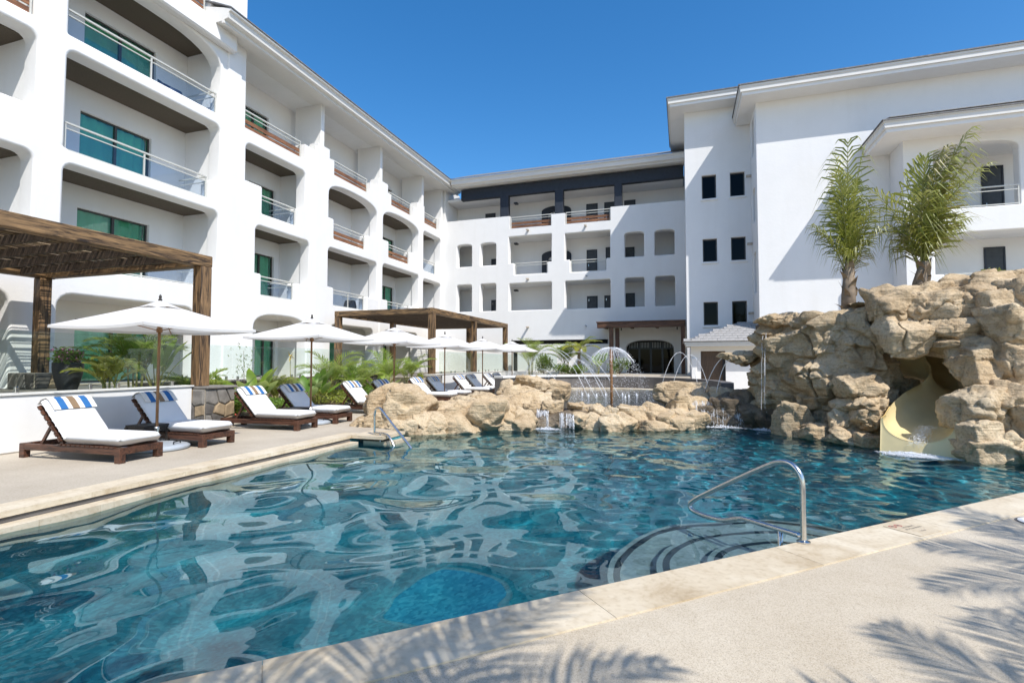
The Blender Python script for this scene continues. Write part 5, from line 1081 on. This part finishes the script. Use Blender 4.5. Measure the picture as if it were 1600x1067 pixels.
def ribbon_fall(label, pts, w, seed, depth=.1):
    """sheet of broken water falling over a rock edge: many thin strands"""
    rg = random.Random(seed); m = MB(); a, b = Vector(pts[0]), Vector(pts[1]); out = Vector(pts[2]); h = pts[3]
    for k in range(w):
        t = rg.random(); p = a.lerp(b, t) + out*rg.uniform(-.03, .06); L = []; n = 9; hh = h*rg.uniform(.5, 1.0); z0 = rg.uniform(0, h-hh)
        for i in range(n): f = i/(n-1); L.append(p + out*(depth*math.sqrt(f + .02)) + Vector((rg.gauss(0, .008), rg.gauss(0, .008), -z0 - hh*f)))
        m.tube(L, [rg.uniform(.002, .0065) for _ in L], 4, caps=False)
    for k in range(w*5): t = rg.random(); f = rg.random(); p = a.lerp(b, t) + out*(depth*math.sqrt(f) + rg.uniform(0, .12)) + Vector((0, 0, -h*f)); octa(m, p, rg.uniform(.003, .009))
    tag(m.build('waterfall', M['spray'], smooth=True), label, 'waterfall', kind='stuff')
o_ = Vector((.25, -.97, 0))
ribbon_fall('narrow white waterfall between the left boulders', ((-3.78, 13.55, .30), (-3.42, 13.4, .28), o_, .46), 46, 1, .16)
ribbon_fall('thin waterfall over the wet rock left of the stacked stones', ((-3.1, 13.3, .24), (-2.7, 13.25, .22), o_, .38), 34, 2, .12)
ribbon_fall('broad broken waterfall over the wet brown rock ledge beside the grotto', ((.15, 15.0, .52), (1.45, 15.15, .5), o_, .66), 120, 3, .12)
ribbon_fall('thin water running down the left end of the grotto', ((1.95, 14.6, 2.3), (2.15, 14.4, 2.3), Vector((-.5, -.85, 0)), 2.0), 3, 4, .2)
def foam(label, c, rx, ry, seed, ang=0, n=900):
    rg = random.Random(seed); m = MB()
    for k in range(n):
        r = rg.random()**.8; a = rg.uniform(0, 6.283); x, y = rx*r*math.cos(a), ry*r*math.sin(a); ca, sa = math.cos(ang), math.sin(ang); q = rg.uniform(.004, .015)*(1.25 - r); z = WZ + .01 + rg.random()**3*.07*(1-r)
        octa(m, (c[0] + x*ca - y*sa, c[1] + x*sa + y*ca, z), q)
    k = 30; vs = [(c[0], c[1], WZ + .02)]
    for i in range(k): a = 6.283*i/k; f = .8 + .3*rg.random(); x, y = rx*f*math.cos(a), ry*f*math.sin(a); ca, sa = math.cos(ang), math.sin(ang); vs.append((c[0] + x*ca - y*sa, c[1] + x*sa + y*ca, WZ + .012))
    f_ = MB().add(vs, [(0, 1+i, 1+(i+1) % k) for i in range(k)])
    o = m.build('water_foam', M['spray']); tag(o, label, 'foam', kind='stuff'); s = f_.build('foam_sheet', M['foam'], o); s['kind'] = 'stuff'
foam('white foam where the slide water enters the pool', (3.95, 11.45, 0), .75, .28, 1, R(-20), 2600)
foam('white foam under the narrow left waterfall', (-3.35, 12.95, 0), .5, .16, 2, R(5), 700); foam('foam under the broad waterfall beside the grotto', (.9, 14.75, 0), .8, .16, 3, R(8), 900); foam('foam at the foot of the wet rock at the left end of the grotto', (1.9, 14.45, 0), .5, .12, 4, R(-25), 500)
def slide_water():
    rg = random.Random(9); m = MB()
    for k in range(1600): t = rg.random(); p = Vector((4.6, 12.5, .27)).lerp(Vector((4.08, 11.6, .0)), t); octa(m, p + Vector((rg.gauss(0, .07), rg.gauss(0, .07), abs(rg.gauss(0, .015 + .04*t)) - .12*max(0, t-.8))), rg.uniform(.002, .007))
    tag(m.build('slide_water', M['spray']), 'splashing water running out of the yellow slide', 'water spray', kind='stuff')
slide_water()
BUB = ['leftmost of eight', 'second from the left', 'third from the left', 'fourth from the left', 'fifth from the left', 'sixth from the left', 'seventh from the left', 'rightmost of eight']
for i, (x, y) in enumerate(((-3.81, 20.28), (-3.45, 19.66), (-3.16, 19.76), (-2.88, 20.22), (-2.3, 20.78), (-2.02, 19.11), (-1.96, 19.8), (-1.74, 20.59))):
    m = MB(); m.lathe((x, y, .26), [(.05, 0), (.035, .03), (.02, .07), (.006, .11)], 8)
    for k in range(20): octa(m, (x + rnd.gauss(0, .05), y + rnd.gauss(0, .05), .3 + rnd.random()*.12), .008)
    tag(m.build('bubbler', M['spray'], smooth=True), 'small white bubbling jet in the splash pool, ' + BUB[i], 'bubbler', 'bubbling jets in the splash pool')

# ================================================================== plants
def frond(base, az, el, L, droop, nl, ll, lw, seed, hang=.35, twist=0.0, start=.16, wind=(0, 0, 0), up=.25, long=False):
    """feather leaf: returns leaf mesh builder and stalk points"""
    rg = random.Random(seed); m = MB(); pts = []; p = Vector(base); n = 12; el0 = el; hd = Vector((math.cos(az), math.sin(az), 0)); wd = Vector(wind)
    for i in range(n+1):
        pts.append(p.copy()); f = i/n; e = el0 - droop*f**1.4; p = p + (hd*math.cos(e) + Vector((0, 0, math.sin(e))) + wd*f).normalized()*(L/n)
    for i in range(nl):
        f = start + (1-start)*(i + rg.uniform(-.3, .3))/nl; f = min(.995, max(start, f)); x = f*n; k = min(n-1, int(x)); q = pts[k].lerp(pts[k+1], x-k); t = (pts[k+1]-pts[k]).normalized(); sd_ = t.cross(Vector((0, 0, 1)))
        if sd_.length < .05: sd_ = Vector((-math.sin(az), math.cos(az), 0))
        sd_.normalize(); u = sd_.cross(t); ln = ll*(math.sin(math.pi*min(1, .18 + .82*f**.9))**.6*.9 + .12)*rg.uniform(.8, 1.1)
        for sg in (-1, 1):
            d = (t*(.55 + .5*f) + sd_*sg*(.95 - .35*f) + u*(up + rg.uniform(-.12, .12))).normalized(); w_ = (t - d*t.dot(d)).normalized()*lw*.5; a = q; b = q + d*ln*.5 + wd*ln*.15; d2 = (d + Vector((0, 0, -hang*rg.uniform(.6, 1.6))) + wd*.6).normalized(); c = b + d2*ln*.5
            if long:
                b = q + d*ln*.36; d2 = (d*.8 + Vector((0, 0, -hang*rg.uniform(.35, .8))) + wd*.5).normalized(); c = b + d2*ln*.34; d3 = (d2*.5 + Vector((0, 0, -hang*rg.uniform(.7, 1.5))) + wd).normalized(); e = c + d3*ln*.42
                m.add([a - w_*.5, a + w_*.5, b - w_, b + w_, c - w_*.8, c + w_*.8, e], [(0, 1, 3, 2), (2, 3, 5, 4), (4, 5, 6)]); continue
            m.add([a - w_*.4, a + w_*.4, b - w_, b + w_, c], [(0, 1, 3, 2), (2, 3, 4)])
    return m, pts
def feather_part(parent, args, mat, kw, r0=.012, stalk='rachis'):
    m, pts = frond(*args, **kw); o = m.build('frond', M[mat], parent); st = MB().tube(pts, [r0*(1-.85*i/len(pts)) for i in range(len(pts))], 5); st.build('stalk', M[stalk], o, smooth=True); return o
def trunk(parent, pts, r, bases=14, seed=1):
    t = MB().tube(pts, r, 14).build('trunk', M['trunk'], parent, smooth=True); rg = random.Random(seed); a, b = Vector(pts[0]), Vector(pts[-1])
    for i in range(bases):
        f = i/bases; p = a.lerp(b, f); th = i*2.4; d = Vector((math.cos(th), math.sin(th), 0)); rr = r[0]*(1-f) + r[-1]*f; m = MB(); w = .10*rg.uniform(.7, 1.2); s = Vector((-d.y, d.x, 0)); q = p + d*rr*.8; hh = rg.uniform(.18, .34)
        m.add([q - s*w, q + s*w, q + s*w*.8 + d*.05 + Vector((0,0,hh*.5)), q - s*w*.8 + d*.05 + Vector((0,0,hh*.5)), q + d*rg.uniform(.08, .2) + Vector((0,0,hh*rg.uniform(.6, 1.1))) + s*rg.uniform(-.05, .05), q - d*.03 + Vector((0,0,hh*.4))], [(0,1,2,3), (3,2,4), (0,3,5), (1,2,5)]); m.build('leaf_base', M['husk'], parent)
pa = thing('palm_tree', 'slender young palm with upright fronds on top of the grotto, the left one of two', 'palm tree', (3.82, 14.5, 2.7))
trunk(pa, [(3.82, 14.5, 2.4), (3.83, 14.5, 3.2), (3.86, 14.48, 3.9)], [.17, .15, .10], 16, 1)
rg = random.Random(31)
for i in range(8):
    z = 3.7 + .05*i; az = i*2.399 + .3; inner = i/16; L = 2.4 + 1.9*inner
    feather_part(pa, ((3.85, 14.49, z), az, R(86 + 3*inner), L*rg.uniform(.78, 1.06), R(14 - 8*inner), 21, .86*rg.uniform(.6, 1.2), .042, 500+i), 'palm', dict(long=True, hang=.9, start=.14, up=.1, wind=(.02, 0, 0)), .022)
for i in range(8):
    az = i*2.399 + .9; feather_part(pa, ((3.84, 14.49, 3.45 + .025*i), az, R(rg.uniform(74, 86)), rg.uniform(1.2, 2.6), R(rg.uniform(20, 75)), 20, .75*rg.uniform(.7, 1.2), .030, 700+i), 'palm' if i % 5 else 'palm_dry', dict(long=True, hang=.9, start=.25, up=.1), .02)
pb_ = thing('palm_tree', 'wind blown palm leaning right on top of the grotto, the right one of two', 'palm tree', (5.25, 14.5, 2.9))
trunk(pb_, [(5.25, 14.5, 2.75), (5.28, 14.5, 3.4), (5.4, 14.5, 3.9)], [.16, .14, .10], 14, 2)
for i in range(9):
    z = 3.65 + .05*i; az = i*2.399 + 1.1; inner = i/18; L = 2.4 + 1.9*inner
    feather_part(pb_, ((5.36 + .01*i, 14.5, z), az, R(85 + 4*inner), L*rg.uniform(.78, 1.06), R(18 - 9*inner), 22, 1.05*rg.uniform(.65, 1.25), .046, 600+i), 'palm' if i % 4 else 'palm_dry', dict(long=True, hang=.9, start=.14, up=.1, wind=(.42, -.02, 0)), .022)
for i in range(9):
    az = i*2.399 + .9; feather_part(pb_, ((5.33, 14.5, 3.45 + .025*i), az, R(rg.uniform(72, 85)), rg.uniform(1.3, 2.8), R(rg.uniform(25, 80)), 20, .85*rg.uniform(.7, 1.2), .034, 800+i), 'palm' if i % 3 else 'palm_dry', dict(long=True, hang=.9, start=.25, up=.1, wind=(.22, 0, 0)), .02)
# palms standing behind the photographer, whose shadows lie across the near deck, plus two added for pool shade
def shade_palm(x, y, h, seed, label, nf=17, L=2.3):
    t = thing('palm_tree', label, 'palm tree', (x, y, 0), 'palms behind the near deck'); trunk(t, [(x + .3, y - .2, 0), (x + .1, y - .1, h*.5), (x, y, h)], [.18, .14, .11], 8, seed); rg = random.Random(seed)
    for i in range(nf):
        feather_part(t, ((x, y, h), i*2.399 + seed, R(rg.uniform(5, 60)), L*rg.uniform(.85, 1.1), R(75), 34, .58, .034, seed*50+i), 'palm', dict(hang=.4, start=.15, up=.2), .02)
shade_palm(1.75, -.8, 4.0, 3, 'coconut palm standing on the deck just behind the viewpoint', 18, 2.2); shade_palm(5.2, .05, 4.2, 4, 'coconut palm standing on the deck right of the viewpoint', 16, 2.4); shade_palm(7.0, 2.55, 4.4, 5, 'coconut palm standing on the deck farther right of the viewpoint', 13, 2.3)
shade_palm(.3, -2.7, 5.0, 6, 'tall unseen coconut palm added behind the viewpoint to shade the pool, farther left', 18, 2.7); shade_palm(-2.0, -2.4, 5.4, 7, 'tallest unseen coconut palm added behind the viewpoint to shade the pool, farthest left', 18, 2.8)  # two unseen palms added to darken the left front of the pool
def areca(x, y, z, h, nf, seed, label, mat='areca', spread=.55, stems=4):
    t = thing('areca_palm', label, 'palm plant', (x, y, z)); rg = random.Random(seed)
    for s in range(stems):
        a = rg.uniform(0, 6.28); bx_, by_ = x + .12*math.cos(a), y + .12*math.sin(a); hh = h*rg.uniform(.25, .4); MB().tube([(bx_, by_, z-.1), (bx_ + .05*math.cos(a), by_ + .05*math.sin(a), z + hh)], [.026, .018], 7).build('stem', M['rachis'], t, smooth=True)
        for i in range(nf//stems):
            az = a + i*2.399; feather_part(t, ((bx_ + .05*math.cos(a), by_ + .05*math.sin(a), z + hh*rg.uniform(.6, 1.0)), az, R(rg.uniform(50, 82)), h*rg.uniform(.6, .85), R(rg.uniform(60, 105)), 24, h*.20, .028, seed*99 + s*20 + i), mat, dict(hang=.25, start=.22, up=.35), .011)
    return t
def paddle(parent, base, az, el, L, w, seed, mat='broad'):
    rg = random.Random(seed); hd = Vector((math.cos(az), math.sin(az), 0)); s = Vector((-hd.y, hd.x, 0)); p = Vector(base); n = 14; stalk = []; vs = []; fs = []
    for i in range(n+1):
        f = i/n; e = el - R(55)*f*f; d = hd*math.cos(e) + Vector((0, 0, math.sin(e))); u = d.cross(s)*-1
        if f <= .45: stalk.append(p.copy())
        if f >= .42: g = (f-.42)/.58; ww = w*(math.sin(math.pi*min(1, .08 + .92*g)))**.7; k = len(vs)//3; vs += [p - s*ww + u*ww*.25, p, p + s*ww + u*ww*.25]
        p = p + d*(L/n)
    k = len(vs)//3; fs = [(3*i+q, 3*i+q+1, 3*i+q+4, 3*i+q+3) for i in range(k-1) for q in (0, 1)]
    o = MB().add(vs, fs).build('leaf', M[mat], parent, smooth=True); MB().tube(stalk, .012, 6).build('stalk', M['rachis'], o, smooth=True)
def broadleaf(x, y, z, L, nl, seed, label, mat='broad', w=.13):
    t = thing('broadleaf_plant', label, 'plant', (x, y, z)); rg = random.Random(seed)
    for i in range(nl): az = i*2.399 + rg.uniform(-.3, .3); paddle(t, (x + .06*math.cos(az), y + .06*math.sin(az), z), az, R(rg.uniform(55, 86)), L*rg.uniform(.65, 1.05), w*rg.uniform(.8, 1.2), seed*31+i, mat)
    return t
def bush(x, y, z, rx, ry, h, n, seed, label, mat='bush', ls=.09, dots=None, cat='shrub', name='shrub'):
    t = thing(name, label, cat, (x, y, z)); rg = random.Random(seed); m = MB(); clumps = [(rg.uniform(-.7, .7), rg.uniform(-.7, .7), rg.uniform(.25, .9)) for _ in range(12)]; dm = MB(); st = MB()
    for c in clumps: st.tube([(x, y, z), (x + c[0]*rx*.5, y + c[1]*ry*.5, z + h*c[2]*.6), (x + c[0]*rx, y + c[1]*ry, z + h*c[2])], [.012, .008, .004], 5)
    for i in range(n):
        c = rg.choice(clumps); d = Vector((rg.gauss(0, 1), rg.gauss(0, 1), rg.gauss(0, 1))).normalized()*(rg.random()**.4)*.42; p = Vector((x + (c[0] + d.x)*rx, y + (c[1] + d.y)*ry, max(z + .02, z + h*(c[2] + d.z*.75)))); ax = Vector((rg.gauss(0, 1), rg.gauss(0, 1), rg.gauss(0, .5) + .35)).normalized(); sd_ = ax.cross(Vector((rg.gauss(0, 1), rg.gauss(0, 1), rg.gauss(0, 1)))).normalized(); l = ls*rg.uniform(.6, 1.3)
        m.add([p, p + ax*l*.5 + sd_*l*.27, p + ax*l, p + ax*l*.5 - sd_*l*.27], [(0, 1, 2, 3)])
        if dots and rg.random() < dots[1]: octa(dm, p + Vector((0, 0, .03)), dots[2])
    m.build('foliage', M[mat], t); st.build('stems', M['trunk'], t)
    if dots: dm.build('flowers', M[dots[0]], t)
    return t
# potted flowers, terrace plants
bush(-13.4, 8.1, T + .62, .40, .40, .36, 700, 41, 'pink and green flowers filling the tall dark pot', 'bush', .08, ('flower', .16, .026), 'flowers', 'flowers')
areca(-12.5, 9.0, T, 1.75, 32, 51, 'big bushy palm behind the glass, left of the front pergola post', 'areca', stems=5); areca(-12.0, 8.1, T, 1.1, 24, 52, 'low dark palm behind the glass, under the nearest umbrella', 'palm', stems=4); broadleaf(-12.3, 9.35, T, 1.75, 9, 53, 'glossy broad leaves beside the front pergola post, behind the glass', 'areca', .11)
SO = MB().prism([(-13.45, 9.9), (-11.2, 10.05), (-11.35, 11.5), (-12.0, 14), (-12.2, 17.5), (-12.4, 21.4), (-13.45, 21.4)], -.1, .06).build('planting_bed', M['soil']); SO['kind'] = 'structure'
areca(-12.4, 10.7, .05, 1.65, 18, 61, 'feathery palm right behind the stone pillar'); bush(-11.75, 10.6, .05, .45, .5, .95, 1300, 62, 'yellow green shrub right beside the stone pillar', 'lime', .10); broadleaf(-11.9, 11.35, .05, 1.35, 9, 63, 'big paddle leaves behind the third lounger', 'broad', .12); bush(-11.7, 11.3, .05, .6, .6, .6, 1400, 64, 'dense green shrub behind the third lounger', 'broad', .11)
broadleaf(-12.0, 12.2, .05, 1.6, 9, 91, 'bright paddle leaved plant between the third and fourth loungers', 'areca', .15); broadleaf(-12.1, 14.5, .05, 1.3, 9, 92, 'low bright paddle leaved plant right of the fourth lounger', 'broad', .14); areca(-11.95, 17.0, .05, 1.5, 18, 93, 'bright young palm directly behind the fifth lounger', 'areca', stems=3); broadleaf(-12.0, 18.9, .05, 1.6, 8, 94, 'paddle leaved plant behind the sixth lounger', 'areca', .15)
tt = thing('sapling', 'thin sapling with a sparse leafy top before the stone wall', 'sapling', (-12.9, 12.6, 0)); MB().tube([(-12.9, 12.6, 0), (-12.88, 12.62, .9), (-12.9, 12.6, 1.9)], [.016, .012, .006], 6).build('trunk', M['trunk'], tt); m = MB(); rg = random.Random(8)
for i in range(170):
    p = Vector((-12.9 + rg.gauss(0, .16), 12.6 + rg.gauss(0, .2), rg.uniform(1.05, 2.1))); a = Vector((rg.gauss(0, 1), rg.gauss(0, 1), rg.gauss(0, .6))).normalized(); s = a.cross(Vector((0, 0, 1))).normalized(); m.add([p, p + a*.07 + s*.016, p + a*.14, p + a*.07 - s*.016], [(0, 1, 2, 3)])
m.build('foliage', M['bush'], tt)
areca(-12.4, 13.6, .05, 1.25, 24, 65, 'low yellow green feathery palm left of the fourth lounger', 'lime', stems=5); broadleaf(-12.3, 15.3, .05, 1.5, 9, 66, 'upright broad leaf plant behind the second umbrella pole', 'broad', .15); bush(-12.2, 15.9, .05, .7, .8, .55, 1500, 67, 'low pale green shrub right of the second umbrella pole', 'lime', .09); bush(-11.75, 12.9, .05, .5, .8, .42, 1300, 68, 'low green ground shrub behind the fourth lounger', 'broad', .09)
areca(-12.6, 16.7, .05, 2.5, 16, 69, 'tall arching palm before the left post of the second pergola', 'areca', stems=3); areca(-12.7, 18.2, .05, 1.9, 16, 70, 'bushy palm behind the fifth lounger', 'areca'); areca(-12.6, 20.2, .05, 2.3, 18, 71, 'tall feathery palm left of the third umbrella pole', 'areca', stems=4); areca(-11.9, 20.9, .3, 1.95, 14, 72, 'feathery palm right of the third umbrella pole', 'areca', stems=3); bush(-12.3, 17.8, .05, .6, 1.0, .5, 1500, 73, 'low leafy shrub behind the fifth lounger', 'broad', .1); bush(-12.4, 19.6, .05, .6, .9, .6, 1200, 74, 'leafy shrub behind the big tan boulder', 'areca', .1)
bl = thing('flower_stalk', 'yellow flower head on a tall stalk before the stone wall', 'flower', (-12.9, 14.6, 0)); MB().tube([(-12.9, 14.6, 0), (-12.88, 14.6, 1.0), (-12.92, 14.62, 1.75)], .01, 6).build('stem', M['rachis'], bl); m = MB(); rg = random.Random(12)
for i in range(26): a = Vector((rg.gauss(0, 1), rg.gauss(0, 1), rg.gauss(.2, .6))).normalized(); s = a.cross(Vector((0, 0, 1))).normalized(); p = Vector((-12.92, 14.62, 1.75)); m.add([p, p + a*.09 + s*.03, p + a*.2, p + a*.09 - s*.03], [(0, 1, 2, 3)])
m.build('petals', M['yellowf'], bl)
bush(-11.0, 10.35, .005, .14, .14, .34, 160, 75, 'small red flowering plant at the foot of the stone pillar', 'bush', .07, ('red', .12, .03), 'plant', 'flowering_plant')
bush(-11.4, 21.2, .7, .22, .25, .35, 260, 76, 'small reddish plant at the corner post of the second pergola', 'lime', .07, None, 'plant')
# far bed behind the splash pool
areca(-9.2, 31.6, T, 2.6, 16, 81, 'feathery palm behind the farthest umbrella', 'areca', stems=4); areca(-6.9, 31.4, T, 2.3, 22, 82, 'full palm left of the spreading fan palm behind the splash pool', 'areca', stems=4)
fp = thing('palm_tree', 'spreading green palm with a short trunk behind the splash pool', 'palm tree', (-6.0, 31.0, T)); trunk(fp, [(-6.0, 31.0, T-.1), (-6.0, 31.0, T+.6), (-6.0, 31.0, T+1.5)], [.12, .1, .08], 6, 7); rg = random.Random(77)
for i in range(15): feather_part(fp, ((-6.0, 31.0, T+1.45), i*2.399, R(rg.uniform(15, 75)), 1.5*rg.uniform(.8, 1.1), R(70), 26, .42, .05, 900+i), 'palm' if i % 3 else 'areca', dict(hang=.3, start=.2, up=.2), .014)
broadleaf(-4.9, 31.2, T, 1.9, 7, 83, 'paddle leaved plant against the low white screen wall', 'broad', .2); bush(-6.3, 30.2, T, 1.1, .6, .6, 1400, 84, 'dense low shrub under the far palms', 'bush', .13); bush(-8.3, 31.3, T, .7, .6, 1.1, 1200, 85, 'dark shrub behind the farthest umbrella pole', 'bush', .12); bush(-3.6, 31.2, T, .8, .5, .9, 900, 86, 'dark shrub behind the fountain spray', 'bush', .12)
bush(6.6, 14.2, 3.15, .5, .5, .35, 200, 87, 'small tuft of leaves on the grotto top beside the right palm', 'palm', .2, None, 'plant', 'grass_tuft')
# the sun reaches whatever lies under water through the rippled surface
for o in COL.objects:
    if o.type == 'MESH' and o.name.split('.')[0] in ('pool_floor', 'pool_wall', 'step', 'step_edge', 'boulder', 'rock_face', 'coping_stone', 'ledge_tile'): o.cycles.is_caustics_receiver = True
